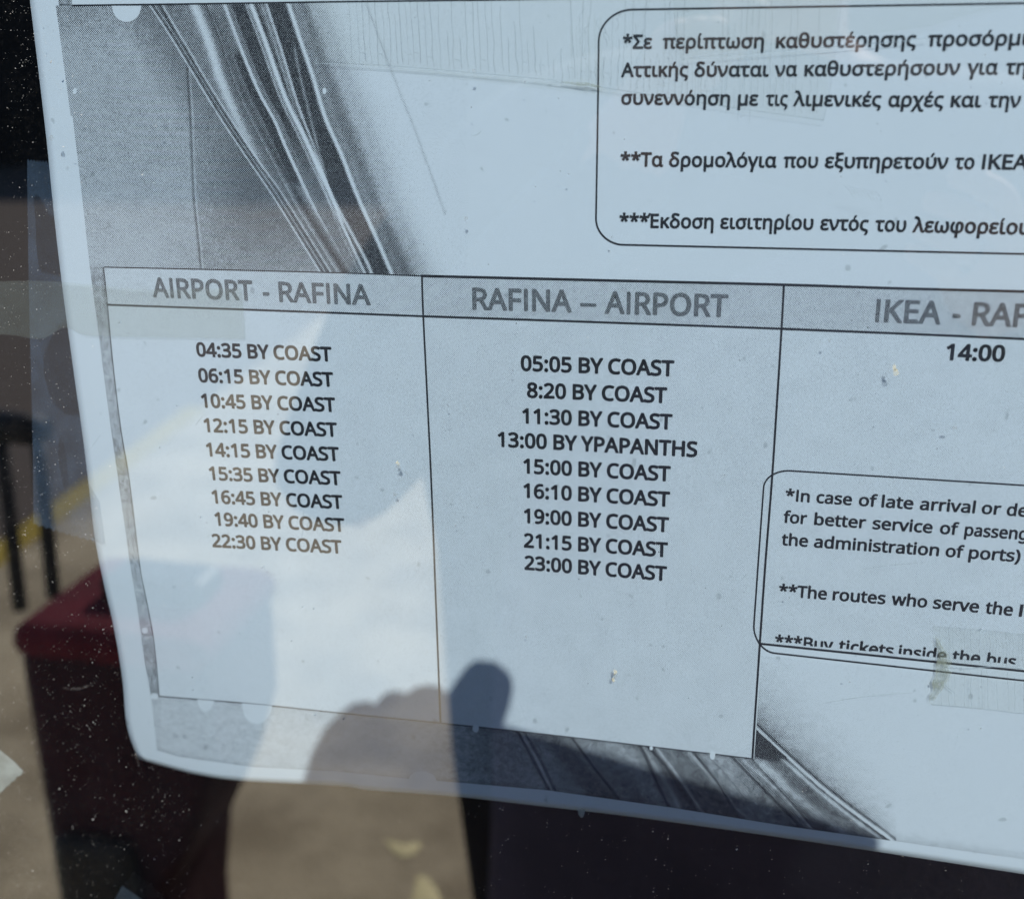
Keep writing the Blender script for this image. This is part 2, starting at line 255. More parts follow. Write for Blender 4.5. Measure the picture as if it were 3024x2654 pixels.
# ------------------------------------------------------------------ GLYPHS (outlines in 1/1000 em)
GLYPHS = json.loads('''{"0":[384,[[191,-7,121,10,72,59,43,137,33,240,37,313,49,373,69,422,99,458,140,480,191,487,262,471,312,422,341,344,351,240,347,169,335,108,314,59,284,23,243,1],[191,44,237,56,268,92,286,154,291,240,286,326,268,388,237,424,191,437,145,424,115,388,98,326,92,240,98,154,115,93,145,56]]],"1":[384,[[181,0,181,335,181,361,181,381,182,399,183,418,173,408,164,400,154,391,142,381,91,339,60,379,189,480,238,480,238,0]]],"2":[384,[[32,0,32,49,158,176,191,210,219,240,241,268,257,296,266,324,269,355,263,390,246,415,219,431,185,436,152,433,123,424,96,409,69,390,38,430,68,452,102,470,141,482,185,486,245,478,291,452,320,412,330,359,326,322,314,288,296,256,271,224,241,190,207,155,107,56,107,54,349,54,349,0]]],"3":[384,[[162,-7,126,-5,92,-1,60,7,30,19,30,75,62,61,95,51,130,45,163,43,218,49,256,68,277,98,284,138,275,176,249,202,206,217,150,222,103,222,103,273,150,273,202,279,240,298,263,326,271,363,265,394,247,417,219,432,183,437,147,434,117,425,89,412,62,396,33,437,62,455,96,471,137,483,183,486,248,478,294,453,322,415,331,367,324,324,304,290,273,267,232,253,232,250,282,237,318,214,339,179,346,136,341,97,326,62,302,33,266,11,220,-2]]],"4":[384,[[244,0,244,109,14,109,14,159,240,482,301,482,301,162,371,162,371,109,301,109,301,0],[72,162,244,162,244,313,244,345,245,372,246,396,247,419,244,419,238,406,231,392,223,378,216,367]]],"5":[384,[[167,-7,131,-5,97,0,67,8,42,19,42,75,69,62,101,52,135,46,167,44,215,50,253,69,277,101,285,147,278,189,257,219,219,238,165,244,145,244,122,241,100,238,83,234,54,253,72,480,312,480,312,426,122,426,111,287,124,289,142,291,162,293,185,294,251,285,302,257,335,213,346,153,334,87,299,36,242,4]]],"6":[384,[[200,-7,157,-1,118,16,84,45,59,86,42,139,37,205,39,256,46,307,59,354,79,397,108,434,146,462,195,480,257,486,271,486,288,485,303,483,316,480,316,430,303,433,288,436,273,437,258,438,215,434,181,422,153,404,132,380,117,351,106,318,100,282,96,244,100,244,119,266,143,284,174,296,214,300,270,291,314,262,343,216,353,154,342,87,311,36,263,4],[199,43,238,50,268,70,288,105,294,154,288,195,271,227,242,247,201,254,172,251,146,241,126,226,110,208,100,187,97,166,100,137,108,108,122,82,142,61,168,48]]],"7":[384,[[91,0,288,426,30,426,30,480,351,480,351,434,156,0]]],"8":[384,[[193,-7,125,2,75,27,43,68,33,122,36,153,47,179,63,202,83,221,107,237,132,251,100,273,73,299,54,332,48,372,53,406,67,434,89,456,118,473,153,483,191,486,249,479,295,457,325,421,335,371,332,344,323,321,308,301,289,283,268,268,244,254,272,239,298,222,319,203,336,181,347,155,351,124,340,70,308,29,258,2],[194,277,226,293,253,312,271,337,277,369,271,399,253,421,226,434,191,439,157,434,130,421,112,399,106,369,109,347,118,328,132,312,150,299,171,288],[192,40,235,46,267,63,286,90,293,124,286,156,265,182,233,203,192,222,181,226,142,206,114,183,96,155,91,122,97,90,116,63,147,46]]],"9":[384,[[129,-7,114,-6,98,-5,82,-3,69,0,69,50,96,44,128,42,171,46,205,57,233,75,254,99,269,128,280,161,286,197,289,235,285,235,267,214,243,196,211,183,171,179,115,189,72,217,43,263,34,324,38,371,53,411,76,443,106,467,143,481,187,486,230,480,269,463,302,434,328,393,344,340,349,275,347,223,340,173,327,125,307,82,279,46,240,17,191,-1],[184,226,214,229,240,239,261,254,276,272,286,292,289,314,287,342,278,371,264,397,244,418,218,432,187,437,149,430,119,409,99,374,92,325,98,284,115,252,143,232]]],":":[180,[[89,278,74,281,60,289,51,303,48,324,51,345,60,359,74,367,89,369,106,367,119,359,129,345,132,324,129,303,119,289,106,281],[89,-9,74,-7,60,1,51,15,48,36,51,57,60,71,74,79,89,81,106,79,119,71,129,57,132,36,129,15,119,1,106,-7]]],"-":[216,[[27,154,27,206,189,206,189,154]]],"–":[403,[[64,0,64,480,339,480,339,0],[98,34,306,34,306,445,98,445]]],"*":[370,[[131,208,71,240,150,346,28,356,37,418,165,381,150,510,216,510,203,381,332,418,341,356,218,346,298,240,240,208,183,326]]],"A":[429,[[0,0,187,482,242,482,428,0,366,0,308,148,118,148,61,0],[138,202,290,202,236,347,234,355,230,367,225,381,221,396,217,409,214,419,209,399,203,378,197,361,193,347]]],"B":[437,[[65,0,65,480,202,480,281,473,338,453,373,417,384,361,378,322,361,290,332,268,293,255,293,251,322,244,348,234,369,218,386,197,397,170,400,136,389,79,356,36,303,9,234,0],[126,275,214,275,266,280,299,295,316,320,322,354,315,388,294,411,258,424,205,428,126,428],[126,51,222,51,276,57,311,76,330,105,336,141,329,175,310,202,274,219,218,225,126,225]]],"C":[424,[[261,-7,194,1,139,24,96,60,65,109,47,170,41,240,48,309,67,368,100,418,146,455,203,478,271,486,342,479,404,458,379,407,356,417,330,425,302,431,271,433,202,420,149,381,116,320,105,240,115,160,146,98,198,59,270,46,301,48,330,52,358,58,385,65,385,13,358,4,329,-2,298,-6]]],"D":[490,[[65,0,65,480,213,480,281,473,338,453,385,419,420,374,442,315,449,244,433,138,383,61,304,15,199,0],[126,52,191,52,337,99,385,242,374,326,338,383,281,417,204,428,126,428]]],"E":[373,[[65,0,65,480,333,480,333,426,126,426,126,277,321,277,321,224,126,224,126,53,333,53,333,0]]],"F":[349,[[65,0,65,480,333,480,333,426,126,426,126,257,320,257,320,203,126,203,126,0]]],"H":[498,[[65,0,65,480,126,480,126,277,371,277,371,480,432,480,432,0,371,0,371,224,126,224,126,0]]],"I":[228,[[27,0,27,35,83,48,83,431,27,445,27,480,200,480,200,445,144,431,144,48,200,35,200,0]]],"K":[416,[[65,0,65,480,126,480,126,243,146,266,167,289,187,312,208,334,338,480,408,480,218,271,416,0,345,0,175,229,126,186,126,0]]],"N":[510,[[65,0,65,480,135,480,391,83,394,83,393,96,392,115,391,137,390,162,389,186,389,209,389,480,445,480,445,0,375,0,118,398,116,398,117,372,119,340,120,304,121,268,121,0]]],"O":[525,[[263,-7,194,1,139,24,96,61,65,111,47,171,41,241,47,310,65,370,96,419,139,456,195,479,263,487,329,479,384,456,427,420,458,370,477,310,484,240,477,171,458,110,427,61,384,24,329,1],[263,46,333,59,382,98,410,159,420,240,410,321,382,382,334,421,263,434,193,421,143,382,114,321,105,240,114,159,143,98,192,59]]],"P":[406,[[65,0,65,480,192,480,273,470,329,443,361,398,372,338,368,300,354,264,330,233,294,208,245,192,181,187,126,187,126,0],[126,238,174,238,234,244,276,261,301,290,310,336,302,376,280,405,242,422,187,428,126,428]]],"R":[418,[[65,0,65,480,197,480,275,471,329,446,361,403,372,343,369,308,358,279,342,256,322,239,300,225,276,215,408,0,337,0,221,198,126,198,126,0],[126,249,197,249,248,255,283,272,303,301,310,340,303,381,281,407,245,422,194,427,126,427]]],"S":[369,[[166,-7,127,-5,91,-1,60,7,34,16,34,74,61,64,94,54,131,48,169,46,216,51,249,66,270,91,277,123,274,145,267,163,253,178,232,192,203,207,164,222,110,246,72,276,48,314,40,364,45,400,60,429,83,454,114,471,151,483,193,486,231,484,266,479,297,470,326,459,307,408,281,418,253,426,223,431,192,433,153,428,124,414,107,392,101,363,104,341,111,323,125,308,144,294,171,281,206,267,245,251,278,233,303,214,322,191,333,163,337,128,326,72,291,29,236,2]]],"T":[373,[[156,0,156,426,7,426,7,480,366,480,366,426,217,426,217,0]]],"Y":[380,[[160,0,160,183,0,480,66,480,190,244,315,480,380,480,220,186,220,0]]],"a":[377,[[144,-7,100,0,63,19,39,52,31,100,41,148,73,183,127,206,203,215,265,217,265,238,260,277,245,301,222,314,190,318,163,316,136,310,112,301,89,291,71,335,96,347,126,357,159,364,193,366,251,359,291,337,314,300,322,245,322,0,279,0,268,51,265,51,241,25,216,7,185,-3],[158,41,200,47,234,66,256,98,264,144,264,176,211,174,154,167,118,152,98,130,92,99,97,73,110,55,132,44]]],"b":[413,[[228,-7,189,-3,158,9,134,26,116,46,111,46,99,0,57,0,57,510,116,510,116,386,116,364,115,344,114,326,113,312,116,312,134,333,158,351,189,362,228,366,288,354,335,319,366,261,376,180,366,99,335,40,288,5],[219,42,261,51,291,78,309,121,315,181,291,283,218,317,169,309,138,284,122,242,116,182,116,179,122,121,138,78,169,51]]],"c":[322,[[201,-7,156,-2,117,13,83,38,58,73,42,120,37,178,42,238,59,286,85,322,119,347,160,362,206,367,233,365,259,361,282,355,300,347,282,298,265,304,244,310,224,314,204,315,125,281,98,179,105,121,124,79,156,53,201,44,229,46,253,50,274,57,294,65,294,13,275,4,254,-2,230,-5]]],"d":[413,[[185,-7,124,5,77,40,47,98,37,179,47,261,78,319,125,355,185,367,223,363,254,351,278,334,297,314,301,314,300,324,299,339,297,355,297,367,297,510,356,510,356,0,308,0,300,48,297,48,278,27,254,9,223,-3],[194,42,243,50,274,74,292,113,298,168,298,179,292,238,275,282,244,309,193,318,152,308,122,280,104,235,98,178,104,121,122,78,152,51]]],"e":[379,[[210,-7,162,-2,120,14,85,40,59,76,42,122,37,177,42,232,57,279,81,316,112,344,151,361,196,367,239,362,276,347,305,322,327,290,340,250,345,204,345,169,98,169,107,115,129,76,165,52,213,44,245,45,274,50,301,58,328,69,328,17,301,6,274,-1,245,-5],[99,216,283,216,277,257,262,290,234,311,195,318,158,312,129,291,109,259]]],"f":[231,[[73,0,73,314,10,314,10,342,73,362,73,383,81,443,104,483,141,506,190,514,211,513,229,510,246,506,260,502,244,455,233,459,220,462,205,465,191,465,165,460,147,446,136,420,132,383,132,360,223,360,223,314,132,314,132,0]]],"g":[413,[[195,-161,123,-155,65,-138,65,-84,125,-105,198,-112,240,-105,271,-85,291,-53,298,-11,298,3,298,13,298,27,299,39,300,48,297,48,251,7,185,-7,123,6,76,42,47,101,37,179,47,256,76,316,123,354,185,367,219,363,249,353,275,336,298,312,301,312,309,360,356,360,356,-6,346,-74,317,-122,267,-151],[194,42,241,49,273,71,292,109,298,165,298,179,292,243,273,285,240,309,193,317,153,308,123,281,104,237,98,179,104,120,123,77,153,50]]],"h":[415,[[57,0,57,510,116,510,116,361,115,335,113,310,117,310,137,334,164,352,195,362,229,366,287,358,328,335,352,294,361,234,361,0,302,0,302,230,282,295,222,317,171,309,139,283,122,242,116,186,116,0]]],"i":[173,[[87,420,74,422,62,429,55,441,52,457,55,474,62,486,74,493,87,495,100,493,111,486,119,474,122,457,119,441,111,429,100,422],[57,0,57,360,116,360,116,0]]],"j":[173,[[87,420,74,422,62,429,55,441,52,457,55,474,62,486,74,493,87,495,100,493,111,486,119,474,122,457,119,441,111,429,100,422],[15,-161,-1,-161,-15,-159,-27,-156,-37,-153,-37,-105,-27,-108,-16,-110,-5,-112,7,-112,27,-109,43,-100,54,-83,57,-56,57,360,116,360,116,-54,110,-99,92,-133,61,-154]]],"k":[359,[[57,0,57,510,116,510,116,244,115,231,115,216,114,199,113,185,116,185,121,192,128,201,136,211,144,221,152,231,158,238,273,360,343,360,197,206,353,0,281,0,156,168,116,132,116,0]]],"l":[173,[[57,0,57,510,116,510,116,0]]],"m":[628,[[57,0,57,360,105,360,113,311,117,311,137,336,162,353,192,363,223,367,293,352,333,306,336,306,358,333,386,352,418,363,452,367,505,359,543,335,566,295,574,234,574,0,515,0,515,232,497,296,442,317,397,309,367,287,350,250,345,199,345,0,286,0,286,232,268,296,212,317,166,309,137,283,121,242,116,187,116,0]]],"n":[415,[[57,0,57,360,105,360,113,311,117,311,138,336,165,353,197,363,230,367,287,359,328,335,352,295,361,234,361,0,302,0,302,230,282,295,222,317,171,309,139,283,122,242,116,187,116,0]]],"o":[406,[[202,-7,157,-1,117,15,84,42,58,79,42,125,37,181,48,260,82,318,135,355,204,367,250,361,290,345,324,318,349,282,365,236,370,181,359,101,325,42,271,6],[203,42,251,52,283,80,303,123,309,181,303,238,283,281,251,308,203,317,155,308,123,281,104,238,98,181,104,123,123,80,156,52]]],"p":[413,[[57,-161,57,360,105,360,113,311,116,311,135,333,158,351,189,363,228,367,288,355,335,320,366,262,376,181,366,100,335,41,288,5,228,-7,190,-3,159,9,135,26,116,46,112,46,113,33,115,17,116,1,116,-13,116,-161],[219,42,249,47,273,60,291,82,305,110,312,143,315,181,309,237,291,280,261,308,218,317,171,309,140,286,123,247,116,192,116,181,122,122,138,78,169,51]]],"r":[277,[[57,0,57,360,105,360,112,294,115,294,135,322,160,345,190,361,225,367,235,366,247,366,258,364,267,363,260,308,251,310,241,312,231,313,221,313,194,309,169,298,147,280,131,256,120,226,116,192,116,0]]],"s":[322,[[148,-7,113,-5,83,-1,57,7,35,16,35,70,59,60,87,50,118,43,149,41,188,45,214,55,229,72,234,94,233,107,227,118,217,129,200,140,177,151,146,164,113,177,86,191,64,206,48,223,38,244,34,271,44,312,72,342,115,360,169,367,201,365,231,360,258,353,284,343,264,296,241,304,216,312,191,317,165,318,133,315,110,307,95,293,91,275,93,261,99,249,111,239,129,229,153,219,183,206,215,193,242,180,263,165,279,147,288,126,291,99,282,53,253,20,207,0]]],"t":[242,[[167,-7,140,-4,115,3,94,16,77,37,65,66,62,105,62,314,11,314,11,343,62,366,86,443,121,443,121,360,225,360,225,314,121,314,121,106,125,77,137,57,155,46,177,42,191,42,205,44,218,46,228,49,228,4,216,0,201,-4,184,-6]]],"u":[415,[[184,-7,127,1,86,25,61,65,53,124,53,360,113,360,113,128,133,64,193,42,243,51,276,76,293,117,299,173,299,360,358,360,358,0,310,0,301,48,298,48,277,23,250,6,218,-3]]],"v":[341,[[136,0,0,360,63,360,140,148,145,132,151,115,157,97,162,80,166,65,169,52,171,52,175,65,179,81,184,98,190,116,196,133,201,148,278,360,341,360,204,0]]],"w":[528,[[106,1,7,361,69,361,118,169,125,140,132,110,138,83,142,61,144,61,147,74,151,89,155,107,159,125,164,142,169,158,232,361,297,361,359,158,366,134,373,108,379,83,383,62,385,62,389,82,395,108,402,138,410,169,460,361,520,361,420,1,351,1,289,203,281,231,274,258,269,281,265,299,262,299,258,281,253,258,246,231,238,203,173,1]]],"y":[343,[[56,-161,41,-161,28,-160,17,-158,7,-156,7,-109,16,-110,25,-111,36,-112,47,-113,75,-108,97,-95,114,-75,127,-49,146,-1,1,360,64,360,142,155,151,129,160,104,167,80,172,57,175,57,180,76,187,101,196,128,206,156,279,360,343,360,187,-50,166,-96,139,-131,103,-154]]],")":[201,[[21,-106,62,-40,91,32,109,108,115,185,109,264,91,340,61,413,20,480,76,480,120,415,151,342,169,265,175,184,169,104,151,28,120,-43,76,-106]]],"x":[355,[[12,0,142,184,18,360,85,360,178,224,270,360,336,360,212,184,343,0,276,0,178,144,79,0]]],".":[180,[[89,-9,74,-7,60,1,51,15,48,36,51,57,60,71,74,79,89,81,106,79,119,71,129,57,132,36,129,15,119,1,106,-7]]],"α":[413,[[185,-7,125,5,78,40,47,98,37,179,47,259,77,318,126,355,190,367,226,363,256,353,280,336,300,312,304,312,308,324,313,336,319,349,326,360,372,360,368,343,363,321,360,296,357,270,356,244,355,219,355,79,357,62,363,50,372,44,383,42,388,42,394,43,399,44,403,45,403,2,397,-1,388,-4,377,-6,365,-7,343,-4,325,5,311,22,302,48,297,48,279,27,256,9,225,-3],[195,42,242,50,274,74,291,115,297,175,297,179,291,238,275,282,244,308,194,317,151,308,122,281,104,238,98,178,104,119,121,77,151,51]]],"δ":[406,[[201,-7,156,-2,116,11,83,32,57,62,42,99,36,144,41,184,55,219,77,249,105,273,139,292,177,306,143,329,116,354,99,382,93,416,102,457,128,487,167,504,214,510,257,508,293,499,325,487,353,474,327,428,301,441,274,452,244,460,212,462,185,459,167,448,157,433,153,416,155,400,162,387,173,374,190,360,213,345,243,328,297,294,337,256,361,212,369,158,358,87,323,36,270,4],[201,42,247,50,281,72,301,109,308,158,303,199,286,232,259,258,224,281,203,275,181,266,160,255,140,241,123,223,110,201,101,175,98,143,105,103,125,71,158,49]]],"ε":[324,[[180,-7,113,1,66,23,38,57,29,98,32,122,40,142,53,157,69,170,88,179,109,186,109,189,82,201,60,219,46,242,42,271,51,312,80,342,124,360,180,367,216,365,247,360,274,352,302,341,279,294,257,303,234,311,209,316,179,318,118,305,98,267,105,241,126,224,159,215,201,212,238,212,238,163,189,163,113,148,88,101,95,73,116,55,146,45,183,42,219,44,249,50,276,60,300,70,300,18,277,8,251,0,218,-5]]],"ζ":[325,[[206,-131,221,-109,235,-85,245,-62,248,-42,246,-33,242,-25,234,-17,220,-10,198,-3,167,3,110,21,70,49,45,92,37,150,41,199,53,243,72,283,97,322,127,358,161,394,198,429,237,464,231,464,219,463,202,463,182,462,160,462,138,461,57,461,57,510,307,510,307,466,245,411,196,362,159,318,133,279,116,243,105,212,100,182,98,154,101,121,111,96,128,79,150,67,179,58,212,50,256,37,285,20,302,-1,307,-27,304,-56,294,-83,280,-108,265,-131]]],"η":[415,[[302,-161,302,230,297,268,283,295,258,312,222,317,172,309,139,283,122,242,116,187,116,0,57,0,57,360,105,360,113,311,117,311,138,336,165,353,197,363,230,367,287,359,328,335,352,295,361,234,361,-161]]],"θ":[400,[[199,-7,127,11,76,62,47,145,37,253,41,329,53,394,74,445,105,483,146,506,199,514,272,497,323,446,353,363,363,253,359,178,346,114,325,62,294,25,252,1],[97,285,302,285,294,364,275,420,244,454,199,465,155,454,124,420,105,364],[199,42,244,54,276,90,295,151,303,236,97,236,104,151,122,91,153,54]]],"ι":[232,[[157,-7,129,-4,104,3,84,16,68,37,58,67,55,105,55,360,113,360,113,106,117,78,126,58,142,46,165,42,180,42,196,44,210,46,220,49,220,4,209,0,193,-4,175,-6]]],"κ":[359,[[57,0,57,360,120,360,120,267,119,240,118,214,117,192,116,175,117,175,123,184,130,193,137,202,143,210,271,360,342,360,206,201,353,0,282,0,164,163,120,126,120,0]]],"λ":[364,[[326,-7,303,-4,286,6,273,22,261,48,212,185,206,202,200,221,193,241,187,260,182,278,179,292,176,292,169,268,160,242,150,215,139,189,57,0,-4,0,151,353,133,404,122,429,109,449,93,461,68,465,56,465,47,464,38,463,30,461,30,509,40,511,51,513,63,514,75,514,106,511,131,502,150,487,166,465,180,437,194,402,310,78,325,51,344,42,349,42,355,43,360,44,364,45,364,1,356,-2,347,-4,337,-6]]],"μ":[418,[[57,-161,57,360,116,360,116,128,136,64,197,42,247,51,279,76,297,117,302,173,302,360,361,360,361,0,314,0,304,48,301,48,282,25,257,7,228,-3,193,-7,168,-5,148,2,130,11,116,24,113,24,114,9,115,-9,116,-31,116,-56,116,-161]]],"ν":[367,[[134,0,0,360,61,360,133,166,139,148,147,128,154,106,162,84,168,65,172,50,175,50,212,93,239,139,259,187,272,240,279,297,281,360,340,360,337,292,327,229,310,169,284,112,248,56,198,0]]],"ξ":[320,[[211,-131,225,-109,238,-85,247,-62,251,-42,249,-33,245,-25,237,-17,222,-10,200,-3,169,3,111,20,70,48,45,87,36,138,40,170,49,198,65,221,84,241,106,255,130,265,130,269,101,282,78,301,64,326,59,361,63,389,73,413,89,431,109,446,133,457,158,465,143,464,123,463,100,462,77,461,57,461,57,510,289,510,289,465,272,465,234,462,198,453,165,439,139,419,122,393,116,362,122,332,141,309,175,295,226,291,281,291,281,246,224,246,170,238,130,216,106,183,98,143,102,113,112,91,129,76,153,65,182,57,215,49,259,36,287,19,302,-2,307,-27,304,-56,294,-83,281,-108,267,-131]]],"ο":[406,[[202,-7,157,-1,117,15,84,42,58,79,42,125,37,181,48,260,82,318,135,355,204,367,250,361,290,345,324,318,349,282,365,236,370,181,359,101,325,42,271,6],[203,42,251,52,283,80,303,123,309,181,303,238,283,281,251,308,203,317,155,308,123,281,104,238,98,181,104,123,123,80,156,52]]],"π":[443,[[367,-7,311,15,292,79,292,311,140,311,140,0,81,0,81,311,8,311,8,336,56,360,421,360,421,311,351,311,351,83,353,63,359,51,369,44,381,42,390,42,399,44,406,46,411,48,411,2,404,-1,394,-4,381,-6]]],"ρ":[406,[[53,-161,53,185,64,265,97,322,148,355,214,367,257,361,294,345,326,319,350,282,364,236,369,180,359,100,327,41,276,5,210,-7,184,-5,158,1,134,10,113,24,109,24,111,9,112,-11,113,-37,113,-66,113,-161],[210,42,255,51,286,77,303,120,309,180,303,240,286,283,255,309,211,317,137,284,113,184,113,75,134,61,157,50,183,44]]],"ς":[325,[[211,-131,226,-109,239,-85,248,-62,251,-42,250,-33,246,-25,237,-17,223,-10,201,-3,169,4,134,14,102,29,76,50,55,80,41,120,37,170,42,232,59,281,85,319,120,346,162,361,210,367,237,365,263,361,287,355,308,347,289,298,270,304,251,310,229,314,208,315,157,306,124,278,104,233,98,171,100,135,107,108,121,88,142,73,173,60,214,50,258,37,286,20,302,-1,307,-27,304,-56,294,-84,281,-109,267,-131]]],"σ":[414,[[202,-7,135,5,82,39,48,95,37,172,43,233,61,281,90,317,129,341,177,355,232,360,398,360,398,311,311,311,335,283,353,250,365,211,369,165,365,119,351,78,327,43,294,16,253,-1],[203,42,252,51,284,77,303,116,309,164,305,206,294,245,277,280,253,311,232,311,174,303,132,279,106,237,98,172,104,120,123,79,155,51]]],"τ":[322,[[219,-7,189,-5,162,2,138,15,120,35,107,64,103,104,103,310,7,310,7,336,56,360,304,360,304,310,163,310,163,110,168,77,181,56,202,44,228,40,243,41,258,43,273,45,285,48,285,3,273,-1,257,-4,238,-7]]],"υ":[412,[[206,-7,153,-1,113,16,85,42,66,77,56,118,53,163,53,360,112,360,112,165,118,114,136,75,166,50,211,42,258,51,290,80,309,129,316,199,314,243,310,283,304,321,295,360,354,360,363,321,370,283,374,243,375,196,365,106,333,43,280,6]]],"φ":[487,[[211,-161,211,-6,164,1,122,16,87,41,60,76,43,123,37,182,42,234,56,282,78,325,105,363,151,332,129,298,111,263,100,224,96,180,100,136,112,102,130,76,154,59,181,48,211,42,211,242,218,296,239,335,273,359,317,367,356,361,388,344,414,317,434,282,446,238,450,189,444,129,425,82,396,45,358,18,315,1,269,-6,269,-161],[269,42,301,49,330,62,355,82,374,110,386,145,390,188,385,244,370,284,346,309,318,318,299,314,283,302,272,279,269,243]]],"χ":[370,[[-7,-161,146,114,91,257,80,281,70,299,57,311,41,314,29,313,19,310,19,357,27,359,36,360,47,362,60,362,90,357,110,341,126,315,141,280,187,165,289,360,353,360,212,107,274,-51,286,-78,299,-97,314,-109,336,-113,344,-113,352,-112,360,-111,366,-110,366,-156,358,-158,349,-160,337,-161,324,-161,297,-158,275,-150,258,-137,243,-119,231,-96,220,-70,173,55,56,-161]]],"ω":[525,[[166,-7,128,-1,96,16,71,43,52,80,41,124,38,175,40,225,47,270,59,314,77,360,138,360,120,314,107,270,99,225,97,174,102,117,117,76,140,51,170,42,199,49,219,67,231,95,234,130,234,231,291,231,291,130,295,93,308,65,328,48,355,42,385,51,408,76,423,117,428,174,426,225,419,270,406,314,388,360,448,360,466,314,478,270,485,225,488,175,484,124,473,80,455,43,429,16,398,-1,359,-7,299,8,264,54,261,54,226,8]]],"γ":[348,[[115,-161,116,-140,119,-114,124,-85,131,-55,140,-24,149,4,3,360,64,360,140,171,148,153,155,132,162,111,169,91,174,74,177,60,179,60,182,73,187,91,193,111,200,132,206,152,212,169,283,360,345,360,212,9,202,-19,194,-49,188,-79,183,-109,180,-137,179,-161]]],"Σ":[383,[[24,0,24,50,181,251,28,429,28,480,347,480,347,426,176,426,165,426,150,426,135,426,120,426,107,426,97,426,248,251,91,52,116,53,141,53,167,53,193,53,367,53,367,0]]],"Α":[429,[[0,0,187,482,242,482,428,0,366,0,308,148,118,148,61,0],[138,202,290,202,236,347,234,355,230,367,225,381,221,396,217,409,214,419,209,399,203,378,197,361,193,347]]],"Τ":[373,[[156,0,156,426,7,426,7,480,366,480,366,426,217,426,217,0]]],"Ε":[373,[[65,0,65,480,333,480,333,426,126,426,126,277,321,277,321,224,126,224,126,53,333,53,333,0]]],"Κ":[416,[[65,0,65,480,126,480,126,243,146,266,167,289,187,312,208,334,338,480,408,480,218,271,416,0,345,0,175,229,126,186,126,0]]],"Ι":[228,[[27,0,27,35,83,48,83,431,27,445,27,480,200,480,200,445,144,431,144,48,200,35,200,0]]]}''')
ACC = {'ά':'α','έ':'ε','ή':'η','ί':'ι','ό':'ο','ύ':'υ','ώ':'ω'}
CAPH = 480.0
GLYPHS['I'] = [200, [[75,0,75,480,129,480,129,0]]]; GLYPHS['Ι'] = GLYPHS['I']
GLYPHS['–'] = [330, [[20,150,310,150,310,192,20,192]]]
def tess(loops, off):
    """filled 2D outline, thickened by off, as (verts, tris)"""
    cu = bpy.data.curves.new('glyph', 'CURVE'); cu.dimensions = '2D'; cu.fill_mode = 'BOTH'
    for l in loops:
        n = len(l)//2; sp = cu.splines.new('POLY'); sp.points.add(n-1)
        for i in range(n): sp.points[i].co = (l[2*i]/1000, l[2*i+1]/1000, 0, 1)
        sp.use_cyclic_u = True
    o = bpy.data.objects.new('glyph', cu); COL.objects.link(o)
    me = bpy.data.meshes.new_from_object(o.evaluated_get(bpy.context.evaluated_depsgraph_get()))
    V = [(v.co.x, v.co.y) for v in me.vertices]; F = [tuple(p.vertices) for p in me.polygons]
    bpy.data.objects.remove(o); bpy.data.curves.remove(cu); bpy.data.meshes.remove(me)
    V = [(a, b, 0) for a, b in V]
    # the inked edge: a band along the outline and a round dot at every corner, which swells and rounds the letter
    for l in loops:
        P = np.array(l, float).reshape(-1, 2)/1000; n = len(P); Q = np.roll(P, -1, 0)
        for i in range(n):
            d = Q[i]-P[i]; L = np.linalg.norm(d)
            if L < 1e-6: continue
            q = np.array([-d[1], d[0]])/L*off; k = len(V)
            V += [(*(P[i]+q), 1), (*(P[i]-q), 1), (*(Q[i]-q), 1), (*(Q[i]+q), 1)]; F.append((k, k+1, k+2, k+3))
            k = len(V); V += [(P[i][0]+off*math.cos(a), P[i][1]+off*math.sin(a), 2) for a in (0.5,1.547,2.594,3.642,4.689,5.736)]
            F.append(tuple(range(k, k+6)))
    return V, F
_gc = {}
TONOS = [[0,400, 30,400, 92,505, 40,505]]
def glyph(ch, off):
    k = (ch, off)
    if k not in _gc:
        if ch in ACC:
            b = ACC[ch]; adv, loops = GLYPHS[b]
            xs = [c for l in loops for c in l[0::2]]; mid = (min(xs)+max(xs))/2
            sh = mid-22 if b != 'ι' else min(xs)
            T = [[v+(sh if i%2 == 0 else 0) for i, v in enumerate(TONOS[0])]]
            _gc[k] = (adv,)+tess(list(loops)+T, off)
        elif ch == 'Έ':
            adv, loops = GLYPHS['Ε']
            T = [[-48,380, -22,380, 40,495, -14,495]]
            _gc[k] = (adv,)+tess(list(loops)+T, off)
        else:
            adv, loops = GLYPHS[ch]; _gc[k] = (adv,)+tess(loops, off)
    return _gc[k]
def word_shape(txt, off, gap=0.0):
    V, F = [], []; x = 0
    for ch in txt:
        if ch == ' ': x += 165; continue
        adv, gv, gf = glyph(ch, off); b = len(V)
        V += [(x/1000+a, c, e) for a, c, e in gv]; F += [tuple(i+b for i in f) for f in gf]; x += adv+gap
    return np.array(V), F
